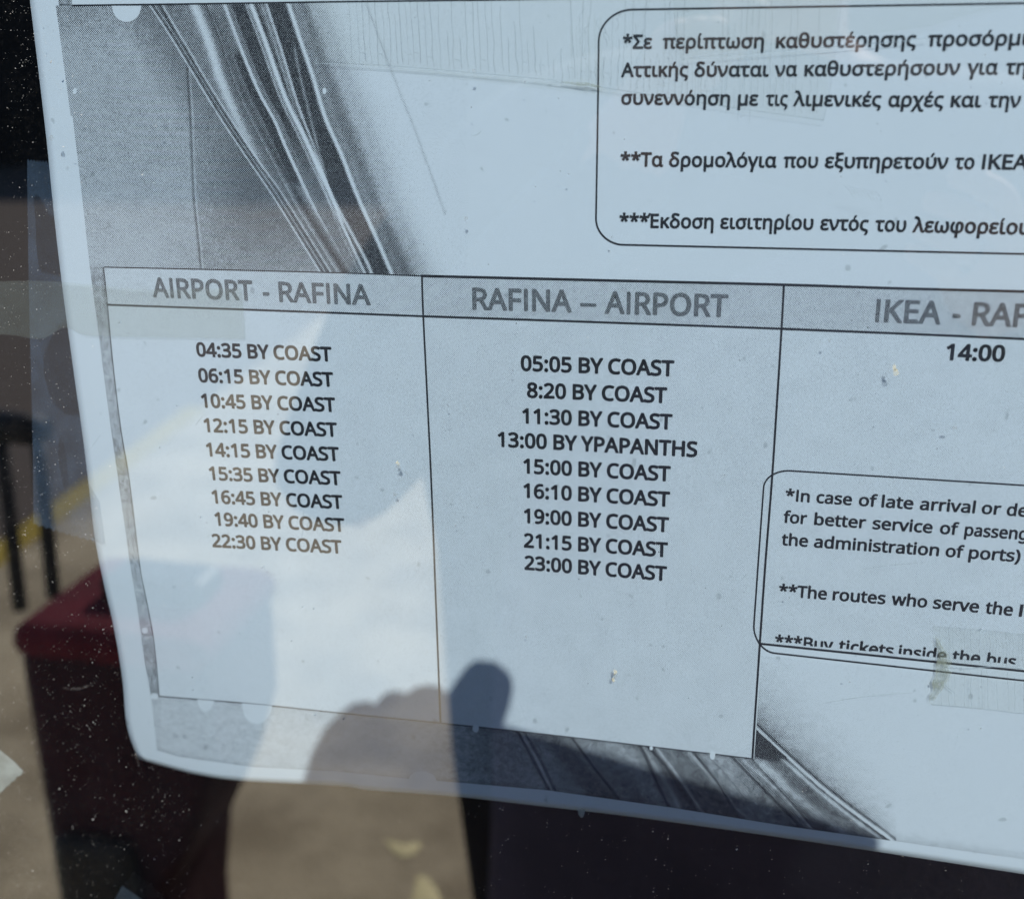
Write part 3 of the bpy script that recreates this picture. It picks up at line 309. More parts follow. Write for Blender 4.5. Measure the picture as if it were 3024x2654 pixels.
def put_line(words, cap_px, mat, parent, lay=0.00016, off=0.018, cut=None, label=None):
    """words: (text, x0, y0, x1, y1) baseline ends in photo pixels; one mesh per printed line"""
    VV, FF = [], []
    x0, y0, x1, y1 = words[0][1:]
    pa, pb = at(x0, y0, curled=False), at(x0, y0-cap_px, curled=False)
    cap = abs(pb[2]-pa[2])
    for t, x0, y0, x1, y1 in words:
        V, F = word_shape(t, off)
        a, b = at(x0, y0, curled=False), at(x1, y1, curled=False)
        A = np.array([a[0], CZ-a[2]]); B = np.array([b[0], CZ-b[2]])
        u = B-A; L = np.linalg.norm(u); u /= L; up = np.array([u[1], -u[0]])
        mn, mx = V[:,0].min(), V[:,0].max()
        s = cap/(CAPH/1000)
        if cut is not None:
            bm = bmesh.new(); vs_ = [bm.verts.new((p[0], p[1], p[2])) for p in V]
            for f in F:
                try: bm.faces.new([vs_[i] for i in f])
                except ValueError: pass
            bmesh.ops.bisect_plane(bm, geom=bm.verts[:]+bm.edges[:]+bm.faces[:], plane_co=(0,cut,0), plane_no=(0,-1,0), clear_outer=True)
            bm.verts.index_update(); V = np.array([(v.co.x, v.co.y, v.co.z) for v in bm.verts]); F = [tuple(v.index for v in f.verts) for f in bm.faces]; bm.free()
        P = A + ((V[:,0]-mn)/(mx-mn)*L)[:,None]*u + (V[:,1]*s)[:,None]*up
        W = on_sheet(P[:,0], P[:,1], lay+V[:,2]*0.000012); k = len(VV)
        VV += list(W); FF += [tuple(i+k for i in f) for f in F]
    o = link_mesh('lettering', VV, FF, mat, parent)
    if label: o['label'] = label
    return o

# ================================================================== THE POSTER
poster = empty('timetable_poster', (0, 0, 0),
    'white bus timetable sheet with grey curtain picture and columns of times, taped behind glass', 'poster')
left_edge = [(45,-330),(88,0),(135,392),(160,640),(186,863),(218,1100),(246,1300),(265,1456),(281,1593),(308,1729),(335,1846),(361,2000),(372,2125),(390,2194),(412,2240)]
bot_edge = [(412,2241),(474,2259),(585,2287),(718,2305),(1000,2319),(1096,2332),(1326,2349),(1614,2381),(1900,2415),(2399,2485),(3024,2580),(3700,2685)]
def resample(P, n):
    C = curve_pts(P, 14); d = np.r_[0, np.cumsum(np.linalg.norm(np.diff(C, axis=0), axis=1))]
    s = np.linspace(0, d[-1], n); return np.stack([np.interp(s, d, C[:,0]), np.interp(s, d, C[:,1])], -1)
Ln = resample(left_edge, 140); Bn = resample(bot_edge, 160)
top_l, top_r, bot_r = np.array([45.,-330.]), np.array([3700.,-330.]), np.array([3700.,2685.])
s = np.linspace(0,1,140)[:,None,None]; t_ = np.linspace(0,1,160)[None,:,None]
Tn = top_l*(1-t_)+top_r*t_; Rn = top_r*(1-s)+bot_r*s
Bc = Bn[None,:,:]; Lc = Ln[:,None,:]
G = (1-s)*Tn + s*Bc + (1-t_)*Lc + t_*Rn - ((1-s)*(1-t_)*top_l + (1-s)*t_*top_r + s*(1-t_)*Ln[-1] + s*t_*bot_r)
paper = grid_mesh('paper', at(G[...,0], G[...,1], 0.0), m_paper, poster)
sm = paper.modifiers.new('thickness', 'SOLIDIFY'); sm.thickness = 0.00018; sm.offset = -1 if True else 1
# ---- tone of the printed picture (flat print on the sheet)
def noise2(shape, step, seed):
    r = np.random.default_rng(seed); h, w_ = shape
    g = r.random((int(h/step)+3, int(w_/step)+3)); yy = np.arange(h)/step; xx = np.arange(w_)/step
    y0 = yy.astype(int); x0 = xx.astype(int); fy = (yy-y0)[:,None]; fx = (xx-x0)[None,:]
    fy = fy*fy*(3-2*fy); fx = fx*fx*(3-2*fx)
    return (g[y0][:,x0]*(1-fy)*(1-fx)+g[y0+1][:,x0]*fy*(1-fx)+g[y0][:,x0+1]*(1-fy)*fx+g[y0+1][:,x0+1]*fy*fx)
def xat(P, y):
    P = curve_pts(P, 10); return np.interp(y, P[:,1], P[:,0])
FA = [(428,-5),(441,20),(490,93),(554,196),(642,338),(726,461),(809,579),(951,799),(965,825)]
FA2 = [(470,-5),(480,20),(534,113),(564,162),(613,245),(696,373),(770,480),(830,560),(960,760),(1000,825)]
FB = [(560,-5),(570,15),(613,122),(650,235),(700,350),(765,470),(830,590),(900,700),(980,825)]
FC = [(655,-5),(662,20),(716,162),(765,275),(809,353),(843,431),(883,515),(932,613),(981,697),(1060,825)]
FD = [(733,-5),(740,15),(785,132),(843,289),(907,417),(956,520),(1001,608),(1077,742),(1103,802),(1115,830)]
FE = [(842,-5),(848,16),(883,118),(921,226),(958,344),(1007,452),(1055,570),(1109,683),(1163,802),(1175,830)]
FF_ = [(783,-5),(789,27),(834,161),(877,301),(931,441),(975,560),(1025,680),(1095,825)]
FG = [(862,90),(880,200),(905,300),(925,380),(950,470),(985,560)]
SEAM = [(548,-5),(552,120),(554,220),(562,350),(570,560),(580,660),(593,790),(594,830)]
BB = [(1000,-5),(1050,60),(1110,200),(1184,340),(1225,470),(1265,592),(1310,700),(1352,800),(1360,830)]   # outer end of the grey fade
def stroke(x, xc, wd, amp): return amp*np.exp(-((x-xc)/wd)**2)
def curtain_tone(X, Y):
    a,a2,b,c,d,e,f,g,sm_,bb = [xat(P, Y[:,0])[:,None] for P in (FA,FA2,FB,FC,FD,FE,FF_,FG,SEAM,BB)]
    yy = Y[:,:1]
    T = np.full(X.shape, 0.47)
    T += 0.10*smoothstep(140, 0, Y-15)*smoothstep(520,180,X)                       # darker towards the top corner
    T += 0.20*smoothstep(-150, 0, X-a)*smoothstep(900, 300, Y)
    T = np.where(X > sm_, np.maximum(T, 0.56+0.20*smoothstep(-10, 200, X-sm_)*smoothstep(0, 420, Y)*smoothstep(830,600,Y)), T)
    T -= 0.06*smoothstep(520, 780, Y)*smoothstep(0, 200, sm_-X)
    T += stroke(X, sm_, 3.5, 0.22) - stroke(X, sm_+7, 3, 0.15)*(yy > 180)
    inside = smoothstep(-4, 4, X-a)
    D_ = np.full(X.shape, 0.74)
    D_ = np.where((X > a2) & (X < b), 0.66, D_)
    D_ -= 0.60*np.exp(-((X-b-2)/14)**2)*smoothstep(620, 200, Y)                    # broad pale fold
    D_ = np.where(X > b+38, 0.60+0.12*np.sin((X-b)*0.11), D_)
    D_ += 0.30*np.exp(-((X-(b+44+yy*0.02))/12)**2)*smoothstep(-10,60,Y)
    blk = smoothstep(0, 18, X-(b*0.35+c*0.65-8))*smoothstep(4, -8, X-c)
    D_ = np.maximum(D_, 0.97*blk*smoothstep(70,180,Y)*smoothstep(620,520,Y))
    D_ = np.where(X > c+6, 0.70, D_)
    blk2 = smoothstep(10, 26, X-c)*smoothstep(-6, -24, X-d)
    D_ = np.maximum(D_, blk2*(0.95-0.22*smoothstep(300,560,Y)))
    D_ = np.where(X > d+10, 0.72, D_)
    D_ += 0.2*np.exp(-((X-(d+13))/5)**2)
    D_ = np.where(X > f+5, 0.97, D_)
    D_ -= stroke(X, g, 5, 0.35)*smoothstep(90,160,Y)*smoothstep(560,470,Y)
    D_ -= stroke(X, a, 5.2, 0.66) + stroke(X, a2, 4.2, 0.34) + stroke(X, c+1, 5, 0.36)*smoothstep(760,500,Y) + stroke(X, d, 6.5, 0.70) + stroke(X, f, 4.5, 0.40)
    D_ -= stroke(X, d-16, 3.5, 0.22) + stroke(X, f-14, 4, 0.18) + stroke(X, a+17, 3, 0.22)
    D_ += 0.18*np.exp(-((X-(a+9))/4)**2) + 0.2*np.exp(-((X-(a2-8))/4)**2)
    T = T*(1-inside)+D_*inside
    fade = np.clip((X-e)/(bb-e), 0, 1.3)
    E_ = 0.80*(1-smoothstep(-0.1, 1.02, fade)) - 0.05*np.sin(fade*20)*(fade < 0.6)
    E_ -= 0.30*np.exp(-((X-(e+26))/14)**2)*0.3
    E_ += 0.10*smoothstep(550,800,Y)*smoothstep(1.0,0.2,fade)
    T = np.where(X > e, E_, T)
    T -= stroke(X, e+1, 7, 0.78); T += 0.12*np.exp(-((X-(e-14))/6)**2)
    dl = np.interp(Y[:,0], [11,215,409,608,640], [1077,1157,1238,1313,1320])[:,None]
    T += stroke(X, dl, 4.5, 0.30)*(yy < 615)
    n = noise2(X.shape, 9, 3)*0.6+noise2(X.shape, 3, 4)*0.4
    T += (n-0.5)*0.08*np.clip(T*2.2, 0, 1)
    return np.clip(T*1.04, 0, 0.97)
TL = [(160,-90),(172,0),(226,441),(261,750),(267,800)]      # left border of the picture
ny, nx = 290, 430
j = np.linspace(0, 1, ny)[:,None]; i = np.linspace(0, 1, nx)[None,:]
lx = xat(TL, -5+795*j[:,0])[:,None]
X0 = lx+(1380-lx)*i
def top_y(x): return np.interp(x, [213,600,1000,1400,1750], [17,12,8,3,-3])
def head_y(x): return np.interp(x, [250,305,620,1000,1244,1780,2315,2660,3024], [787,790,797,806,815,828,841,852,861])
ty = np.where(X0 < 213, -60, top_y(X0))
X0b = X0
Y0 = ty+(head_y(X0)-ty)*j
X0 = xat(TL, Y0[:,0])[:,None] + (1380-xat(TL, Y0[:,0])[:,None])*i
Y0 = top_y(X0)*(1-j)+head_y(X0)*j
T0 = curtain_tone(X0, Y0)
pic = grid_mesh('printed_picture', at(X0, Y0, 0.00005), m_tone, poster, T0)
pic['label'] = 'grey halftone picture of gathered curtain folds above the columns'
# strip that carries on up the left side of the upper table and down beside the first column
def strip(name, L, R, ny_, nx_, fn, lay=0.00005):
    L = resample(L, ny_); R = resample(R, ny_); k = np.linspace(0,1,nx_)[None,:,None]
    Gp = L[:,None,:]*(1-k)+R[:,None,:]*k
    return grid_mesh(name, at(Gp[...,0], Gp[...,1], lay), m_tone, poster, np.clip(fn(Gp[...,0], Gp[...,1]), 0, 1))
strip('printed_border', [(150,-200),(172,0),(174,17)], [(196,-200),(212,0),(213,17)], 30, 14, lambda X,Y: 0.62+(noise2(X.shape,3,8)-.5)*.2)
LB = [(265,788),(324,1240),(385,1672),(425,1939),(464,2214)]
RB = [(306,789),(318,903),(331,1068),(356,1259),(382,1418),(413,1672),(425,1740),(452,1880),(470,2055),(490,2060)]
LB2 = [(265,788),(294,1010),(324,1240),(355,1460),(385,1672),(409,1820),(425,1939),(446,2055)]
RB2 = [(306,789),(318,903),(333,1068),(356,1259),(382,1418),(413,1672),(430,1760),(454,1890),(470,2055)]
bord = strip('printed_border', LB2, RB2, 320, 16, lambda X,Y: 0.50+0.05*np.sin(Y*.01)+(noise2(X.shape,3,9)-.5)*.22 + 0.15*smoothstep(0.80,1.0,np.linspace(0,1,X.shape[1])[None,:])*smoothstep(1700,900,Y) )
# bottom picture band
def tbl_bot(x): return np.interp(x, [446,473,740,1000,1301,1600,1900,2222,2250], [2053,2055,2078,2104,2134,2166,2201,2239,2243])
def pic_bot(x): return np.interp(x, [464,532,744,1000,1208,1326,1614,1974,2315,2638,3024,3300], [2214,2234,2263,2277,2298,2307,2332,2382,2437,2482,2536,2575])
BF = [  # (points, width, amount) of fold lines in the lower picture; + is darker
 ([(1525,2150),(1531,2163),(1575,2245),(1619,2329),(1630,2350)],4.5,.30),([(1548,2150),(1551,2163),(1597,2245),(1639,2332),(1650,2350)],4,.22),([(1540,2150),(1541,2163),(1586,2245),(1629,2332),(1640,2350)],4,-.16),
 ([(1670,2160),(1692,2183),(1758,2270),(1825,2356),(1840,2380)],4,.35),([(1880,2190),(1899,2215),(1935,2300),(1974,2380),(1985,2400)],5,.34),
 ([(1900,2190),(1920,2209),(1980,2281),(2052,2389),(2060,2400)],5,.32),([(1930,2190),(1945,2215),(1995,2281),(2066,2385),(2075,2400)],6,-.28),([(1888,2190),(1912,2225),(1960,2300),(1990,2350),(2010,2400)],9,-.20),
 ([(2040,2210),(2058,2233),(2123,2317),(2177,2407),(2185,2420)],4.5,.34),([(2020,2205),(2040,2225),(2105,2300),(2170,2380),(2215,2420)],8,-.22),([(2075,2215),(2100,2240),(2180,2330),(2240,2420),(2250,2430)],3,.14),
 ([(2150,2220),(2171,2245),(2267,2341),(2339,2413),(2370,2445)],4.5,.32),([(2180,2225),(2202,2250),(2300,2335),(2375,2420),(2400,2450)],7,-.20),([(2215,2232),(2237,2260),(2320,2350),(2399,2440),(2410,2460)],4,.28)]
DG = [(2226,2135),(2231,2150),(2387,2293),(2500,2385),(2627,2479),(2650,2500)]
def low_tone(X, Y):
    x = X[:1,:]
    T = 0.27+0.06*smoothstep(480,470,X)
    T = T+0.40*smoothstep(1180,1480,X)
    T = T + 0.10*np.sin((X-Y*0.85)*0.021)*smoothstep(1500,1650,X)+0.05*np.sin((X-Y*0.8)*0.052+1)*smoothstep(1500,1650,X)
    T = T + 0.16*smoothstep(2200,2330,Y-(X-1900)*0.16)*smoothstep(1650,1900,X)
    for P,wd,am in BF:
        xc = xat(P, Y.reshape(-1)).reshape(Y.shape); inr = (Y > P[0][1])
        T = T + am*np.exp(-((X-xc)/wd)**2)*inr
    T = T + (noise2(X.shape,5,12)-.5)*.14 + (noise2(X.shape,2,13)-.5)*.10
    T = T + 0.16*np.exp(-(Y-tbl_bot(X))/5.0) + 0.22*np.exp(-(pic_bot(X)-Y)/5.0)
    return T
nyb, nxb = 92, 620
xs = np.linspace(446, 2227, nxb)[None,:]; jj = np.linspace(0,1,nyb)[:,None]
XB = xs + 18*jj*smoothstep(700,446,xs); YB = tbl_bot(xs)*(1-jj)+pic_bot(XB)*jj
low = grid_mesh('printed_picture', at(XB, YB, 0.00005), m_tone, poster, np.clip(low_tone(XB, YB),0,1))
low['label'] = 'grey halftone picture of curtain hem running below the columns'
def low_right(X, Y):
    yd = np.interp(X.reshape(-1), [p[0] for p in curve_pts(DG,8)], [p[1] for p in curve_pts(DG,8)]).reshape(X.shape)
    yd = np.where(X > 2645, 9999.0, yd)
    s_ = (yd-Y)                                     # above the diagonal fold
    up = 0.66*np.exp(-np.clip(s_,0,None)/np.interp(X,[2222,2400,2640,2900],[105,85,50,32]))*smoothstep(2720,2560,X) + 0.10*smoothstep(330,80,s_)*smoothstep(2720,2400,X)
    dn = low_tone(X, Y)
    T = np.where(s_ > 0, up, dn)
    T = T - 0.62*np.exp(-((s_-4)/6)**2)*(X<2650) + 0.35*np.exp(-((s_-17)/4.5)**2)*(X<2650) - 0.40*np.exp(-((s_+16)/7)**2)*(X<2650) + 0.3*np.exp(-((s_+5)/3)**2)*(X<2650)
    T = T - 0.35*np.exp(-((s_+85)/22)**2)*(X<2600)
    e_ = pic_bot(X)-Y
    T = T + 0.34*np.exp(-(e_/20.0)**2)*smoothstep(2560,2680,X)*(1-0.35*smoothstep(2800,3100,X))
    return T + (noise2(X.shape,6,21)-.5)*.12*smoothstep(0,.1,T)+(noise2(X.shape,2,22)-.5)*.08*smoothstep(0.0,.1,T)
xs = np.linspace(2226, 3250, 330)[None,:]; jj = np.linspace(0,1,220)[:,None]
xl = np.maximum(2249-(2249-2214)*jj, 2222)
XR = xl+(3250-xl)*((xs-2226)/1024); YR = 1936*(1-jj)+ (1936+(pic_bot(XR)-1936))*jj
YR = (1905+(XR-2249)*0.105+30)*(1-jj)+pic_bot(XR)*jj
lowr = grid_mesh('printed_picture', at(XR, YR, 0.00007), m_tone, poster, np.clip(low_right(XR, YR),0,1))
lowr['label'] = 'diagonal grey fold fading to white beside the last column'
# ---- column cells
C1 = [(1244,800),(1246,818),(1250,934),(1273,1410),(1288,1800),(1301,2134)]
C2 = [(2317,822),(2315,841),(2308,971),(2281,1399),(2259,1680),(2231,2095),(2222,2239)]
def hb_y(x): return np.interp(x, [315,800,1250,1780,2308,2660,3024,3400], [900,918,934,952,971,986,1001,1016])
def cell(name, xL, xR, yT, yB, n, m, fn, lay=0.00006):
    jj = np.linspace(0,1,n)[:,None]; ii = np.linspace(0,1,m)[None,:]
    Yg = np.repeat(np.linspace(0,1,n)[:,None], m, 1); Xg = np.repeat(ii, n, 0)
    X = Xg*0+1000.0; Y = Yg
    for _ in range(4):
        xl = xL(Y); xr = xR(Y); X = xl+(xr-xl)*ii; Y = yT(X)*(1-jj)+yB(X)*jj
    return grid_mesh(name, at(X, Y, lay), m_tone, poster, np.clip(fn(X, Y),0,1))
fx = lambda P: (lambda Y: xat(P, Y.reshape(-1)).reshape(Y.shape))
cx1, cx2 = fx(C1), fx(C2); cxl = fx([(p[0]+1,p[1]) for p in RB2]); cxr = lambda Y: np.full(Y.shape, 3400.0)
hc1 = cell('header_cell', cxl, cx1, head_y, hb_y, 30, 200, lambda X,Y: 0.19+0.12*smoothstep(500,1200,X)+(noise2(X.shape,4,31)-.5)*.10)
hc2 = cell('header_cell', cx1, cx2, head_y, hb_y, 30, 200, lambda X,Y: 0.36+(noise2(X.shape,4,32)-.5)*.08)
hc3 = cell('header_cell', cx2, cxr, head_y, hb_y, 30, 200, lambda X,Y: 0.36+(noise2(X.shape,4,33)-.5)*.08)
cc1 = cell('column_cell', cxl, cx1, hb_y, tbl_bot, 200, 160, lambda X,Y: 0.015+0.115*smoothstep(760,1120,X)*smoothstep(2100,1500,Y)+(noise2(X.shape,9,34)-.5)*.06)
cc2 = cell('column_cell', cx1, cx2, hb_y, tbl_bot, 200, 160, lambda X,Y: 0.165-0.03*smoothstep(1500,2100,Y)+(noise2(X.shape,9,35)-.5)*.07)
def ib_y(x): return np.interp(x, [2200,2245,3024,3400], [1896,1900,1981,2020])
cc3 = cell('column_cell', cx2, cxr, hb_y, ib_y, 200, 160, lambda X,Y: 0.135-0.05*smoothstep(2700,3100,X)+(noise2(X.shape,9,36)-.5)*.08)
# ---- ruled lines
def rule(P, wpx, name='ruled_line', n=14): return ribbon(name, curve_pts(P, n), wpx, 0.00012, m_toner, poster)
rule([(213,17),(600,12),(1000,6),(1400,1),(1760,-5)], 5)
rule([(306,789),(620,796),(1000,806),(1244,815)], 3.5)
rule([(1244,815),(1780,828),(2315,841),(2660,852),(3024,861),(3300,869)], 8)
rule([(316,900),(800,917),(1250,934)], 6)
rule([(1250,934),(1780,952),(2308,971)], 6.5)
rule([(2308,971),(2660,985),(3024,1001),(3300,1012)], 7)
rule(C1[1:], 5.5); rule(C2[1:], 6.5)
rule([(470,2055),(740,2077),(1000,2104),(1301,2134),(1600,2166),(1900,2201),(2222,2239)], 3.0)
rule([(2245,1900),(2640,1941),(3024,1981),(3300,2009)], 6.5)
rule([(306,789),(318,903),(333,1068),(356,1259),(382,1418),(413,1672),(430,1760),(454,1890),(470,2055)], 2.0)
def frame(parts, wpx):
    P = np.vstack([np.array(p) for p in parts]); return ribbon('note_frame', P, wpx, 0.00013, m_toner, poster)
def arc(p0, c, p1, n=14):
    t = np.linspace(0,1,n)[:,None]; p0,c,p1 = map(lambda q: np.array(q,float),(p0,c,p1))
    k = 0.55; a = p0+(c-p0)*k; b = p1+(c-p1)*k
    return (1-t)**3*p0+3*(1-t)**2*t*a+3*(1-t)*t*t*b+t**3*p1
frame([curve_pts([(3400,2),(3024,10),(1866,29)],6)[:-1], arc((1866,29),(1772,31),(1768,120))[:-1], curve_pts([(1768,120),(1765,360),(1760,648)],6)[:-1],
       arc((1760,648),(1762,720),(1838,723))[:-1], curve_pts([(1838,723),(2400,736),(3024,750),(3400,758)],6)], 5.5)
frame([curve_pts([(3400,1458),(3024,1433),(2334,1390)],6)[:-1], arc((2334,1390),(2258,1386),(2255,1440))[:-1], curve_pts([(2255,1440),(2240,1650),(2226,1850)],6)[:-1],
       arc((2226,1850),(2228,1922),(2288,1928))[:-1], curve_pts([(2288,1928),(2640,1967),(3024,2009),(3400,2048)],6)], 5.0)
# ---- lettering
def px5(x, y): return 1200+x*.5871, 800+y*.5871
def seg(text, base, spans, zx, zy, s):
    """spans: word x-ranges in a zoomed view; base: list of (x, y) baseline samples in that view"""
    bx = [b[0] for b in base]; by = [b[1] for b in base]; k = (by[-1]-by[0])/(bx[-1]-bx[0])
    def yb(x):
        if x > bx[-1]: return by[-1]+(x-bx[-1])*k
        return float(np.interp(x, bx, by))
    out = []
    for wd, (a, b) in zip(text.split(), spans):
        out.append((wd, zx+a*s, zy+yb(a)*s, zx+b*s, zy+yb(b)*s))
    return out
def time_row(txt, x0, y0, x1, y1, cap):
    """split a row into words by the natural widths of the glyphs"""
    put_line([(txt, x0, y0, x1, y1)], cap, m_toner, poster, off=0.0255)
for txt, x0,y0,x1,y1 in [("04:35 BY COAST",577.5,1053,980,1067),("06:15 BY COAST",584,1129,985,1141.5),("10:45 BY COAST",593.5,1203.5,991,1216),
    ("12:15 BY COAST",601.6,1275.5,996,1289.5),("14:15 BY COAST",609,1347,1001.7,1361.5),("15:35 BY COAST",618,1417,1007,1432.5),
    ("16:45 BY COAST",626.5,1485.5,1012,1503),("19:40 BY COAST",635.4,1550.5,1017.6,1571),("22:30 BY COAST",627,1614,1009.3,1635.5)]:
    time_row(txt, x0,y0,x1,y1, 39*(1-(y0-1053)*0.00013))
for txt, x0,y0,x1,y1 in [("05:05 BY COAST",1537.5,1093.5,1990,1111.5),("8:20 BY COAST",1555.7,1173,1969,1190.5),("11:30 BY COAST",1542,1249,1985,1269),
    ("13:00 BY YPAPANTHS",1470,1318,2058.8,1350),("15:00 BY COAST",1545,1397,1979.5,1421.5),("16:10 BY COAST",1545,1469.5,1977.8,1496.5),
    ("19:00 BY COAST",1546.3,1544,1974.8,1571.5),("21:15 BY COAST",1545.7,1617,1971.3,1645),("23:00 BY COAST",1547.5,1683,1968.4,1715)]:
    time_row(txt, x0,y0,x1,y1, 42.5*(1-(y0-1093)*0.00013))
put_line([("14:00",2793.5,1063,2967,1067.5)], 45, m_toner, poster, off=0.0265)
def header(words, cap): put_line(words, cap, m_headtext, poster, off=0.0205)
header([("AIRPORT",447,878,746,888),("-",775,872+18,795,890.5),("RAFINA",823,891,1095,900)], 55)
header([("RAFINA",1395.5,912,1688,921),("–",1712,922,1760,924),("AIRPORT",1785,925,2148,937)], 60.5)
header([("IKEA",2584,951,2778,957.5),("-",2810,958.5,2835,959.5),("RAFINA",2869,960,3204,972)], 64)
S3 = (1700, 0, .6477)
GB = dict(cap_px=39.5, mat=m_toner, parent=poster, off=0.0205)
put_line(seg("*Σε περίπτωση καθυστέρησης προσόρμισης", [(213,222),(858,219),(1552,211),(2044,205)], [(213,347),(395,858),(912,1552),(1605,2240)], *S3), **GB)
put_line(seg("Αττικής δύναται να καθυστερήσουν για την", [(206,350),(880,348),(1752,340),(2044,338)], [(206,512),(540,880),(906,1010),(1042,1752),(1785,1925),(1960,2108)], *S3), **GB)
put_line(seg("συνεννόηση με τις λιμενικές αρχές και την", [(206,476),(703,480),(1393,486),(2028,489)], [(206,703),(738,831),(866,966),(992,1393),(1425,1677),(1710,1850),(1880,2028)], *S3), **GB)
put_line(seg("**Τα δρομολόγια που εξυπηρετούν το ΙΚΕΑ", [(203,758),(900,764),(1698,770),(2044,773)], [(203,398),(424,916),(946,1105),(1136,1698),(1727,1818),(1853,2062)], *S3), **GB)
put_line(seg("***Έκδοση εισιτηρίου εντός του λεωφορείου", [(198,1037),(628,1043),(1084,1049),(1507,1058),(2044,1069)], [(198,628),(658,1084),(1115,1335),(1365,1507),(1537,2072)], *S3), **GB)
S6 = (2100, 1300, .452)
EB = dict(cap_px=33, mat=m_toner, parent=poster, off=0.0205)
put_line(seg("*In case of late arrival or departure", [(483,396),(919,426),(1320,452),(1725,478),(2044,500)], [(483,643),(686,919),(963,1085),(1112,1320),(1362,1725),(1766,1892),(1930,2500)], *S6), **EB)
put_line(seg("for better service of passengers", [(470,538),(1010,577),(1445,608),(2044,652)], [(470,625),(672,1010),(1053,1445),(1493,1615),(1655,2230)], *S6), **EB)
put_line(seg("the administration of ports)", [(458,684),(632,696),(1488,758),(2020,798)], [(458,632),(670,1488),(1530,1650),(1682,2020)], *S6), **EB)
put_line(seg("**The routes who serve the IKEA", [(440,1014),(1138,1070),(1410,1094),(1748,1128),(1970,1150)], [(440,755),(792,1138),(1177,1410),(1448,1748),(1790,1970),(2012,2330)], *S6), **EB)
put_line(seg("***Buy tickets inside the bus", [(415,1344),(795,1373),(1190,1412),(1535,1446),(1757,1466),(1990,1490)], [(415,795),(830,1190),(1222,1535),(1573,1757),(1800,1990)], *S6), cut=0.125, **EB)
# ---- white gaps left in the print (round lobes and small nicks)
def blank(cx, cy, rx, ry, half=None, ang=0.0, name='blank_spot', mat=None, lay=0.00018):
    n = 28; a = np.linspace(0, 2*math.pi, n, endpoint=False)
    if half == 'down': a = np.linspace(0, math.pi, n)
    if half == 'up': a = np.linspace(math.pi, 2*math.pi, n)
    x = rx*np.cos(a); y = ry*np.sin(a); ca, sa = math.cos(ang), math.sin(ang)
    P = at(cx+x*ca-y*sa, cy+x*sa+y*ca, lay)
    return link_mesh(name, P, [tuple(range(n))[::-1]], mat or m_paper, poster)
blank(374, 18, 43, 48, 'down', 0.0); blank(608, 2066, 24, 33, 'down', .08); blank(760, 2079, 44, 58, 'down', .09)
blank(1248, 2303, 41, 27, 'up', .1); blank(1405, 2150, 9, 12); blank(2104, 2228, 8, 14); blank(1923, 2208, 5, 6)
blank(221, 270, 6, 9); blank(958, 269, 6, 9); blank(428, 1861, 8, 9); blank(456, 2055, 11, 9)

# ================================================================== TAPES
def poly_film(name, outline, lay, mat, parent=None, curled=True, n=60, m=60, shade=None):
    """film cut to a quad given by left/right edges (lists of photo points, top to bottom)"""
    L, R_ = resample(outline[0], n), resample(outline[1], n)
    k = np.linspace(0,1,m)[None,:,None]; Gp = L[:,None,:]*(1-k)+R_[:,None,:]*k
    if len(outline) > 2: Gp = outline[2](Gp)
    tn = shade(Gp[...,0], Gp[...,1]) if shade else None
    return grid_mesh(name, at(Gp[...,0], Gp[...,1], lay, curled), mat, parent, tone=tn)
def inpoly(X, Y, P):
    P = np.array(P, float); ins = np.zeros(X.shape, bool); j_ = len(P)-1
    for i_ in range(len(P)):
        xi, yi = P[i_]; xj, yj = P[j_]
        ins ^= ((yi > Y) != (yj > Y)) & (X < (xj-xi)*(Y-yi)/(yj-yi+1e-9)+xi); j_ = i_
    return ins
def zig(G_, rows, amp, axis, period):
    return G_
m_t1 = film('clear_tape', (0.30,0.40,0.54), 0.155, gloss=0.03, attr=True)
m_t1b = film('clear_tape_overlap', (0.30,0.40,0.54), 0.10, gloss=0.03)
m_t2 = film('yellowed_tape', (0.62,0.62,0.48), 0.11, gloss=0.03, blotch=0.12)
m_t3 = film('milky_tape', (0.72,0.74,0.66), 0.45, gloss=0.03)
m_old = film('old_tape', (0.60,0.64,0.63), 0.014, gloss=0.004, blotch=0.8, scale=60)
m_stain = film('dried_glue', (0.50,0.48,0.34), 0.40, blotch=0.7, scale=500, gloss=0.01)
m_crack = film('crack_dark', (0.16,0.20,0.23), 0.165, blotch=0.5, scale=900, gloss=0.0)
m_crackl = film('crack_pale', (0.9,0.92,0.92), 0.35, blotch=0.5, scale=900, gloss=0.0)
def teeth(n_, amp, k):   # saw edge of a tape cutter
    u = np.arange(n_)/k; return amp*np.abs((u % 1)-0.35)
def zigtop(Gp):
    n_, m_ = Gp.shape[:2]; z = teeth(m_, 16, 8.5)
    Gp = Gp.copy(); Gp[0,:,1] += z; Gp[-1,:,1] += z*0.8; return Gp
BUB1 = curve_pts([(76,588),(92,582),(118,628),(150,665),(170,740),(172,816),(130,818),(98,806),(86,740),(82,660),(76,588)],6)
BUB2 = curve_pts([(150,968),(178,962),(205,1000),(225,1120),(215,1230),(150,1215),(118,1150),(108,1060),(150,968)],6)
def bub(X, Y):
    v = np.ones(X.shape)*0.95
    v = np.where(inpoly(X,Y,BUB1), 0.32, v); v = np.where(inpoly(X,Y,BUB2), 0.45, v)
    v = np.where((X-158-(Y-1300)*0.1)**2/12**2+(Y-1380)**2/75**2 < 1, 0.55, v)
    return v*(1+0.0*X)
t1 = poly_film('clear_tape', ([(57,472),(60,700),(64,900),(75,1300),(78,1556)],[(150,480),(172,700),(197,900),(250,1300),(292,1618)], zigtop), 0.0022, m_t1, curled=False, n=160, m=90, shade=bub)
for v in t1.data.vertices: v.co.y += 0.0040
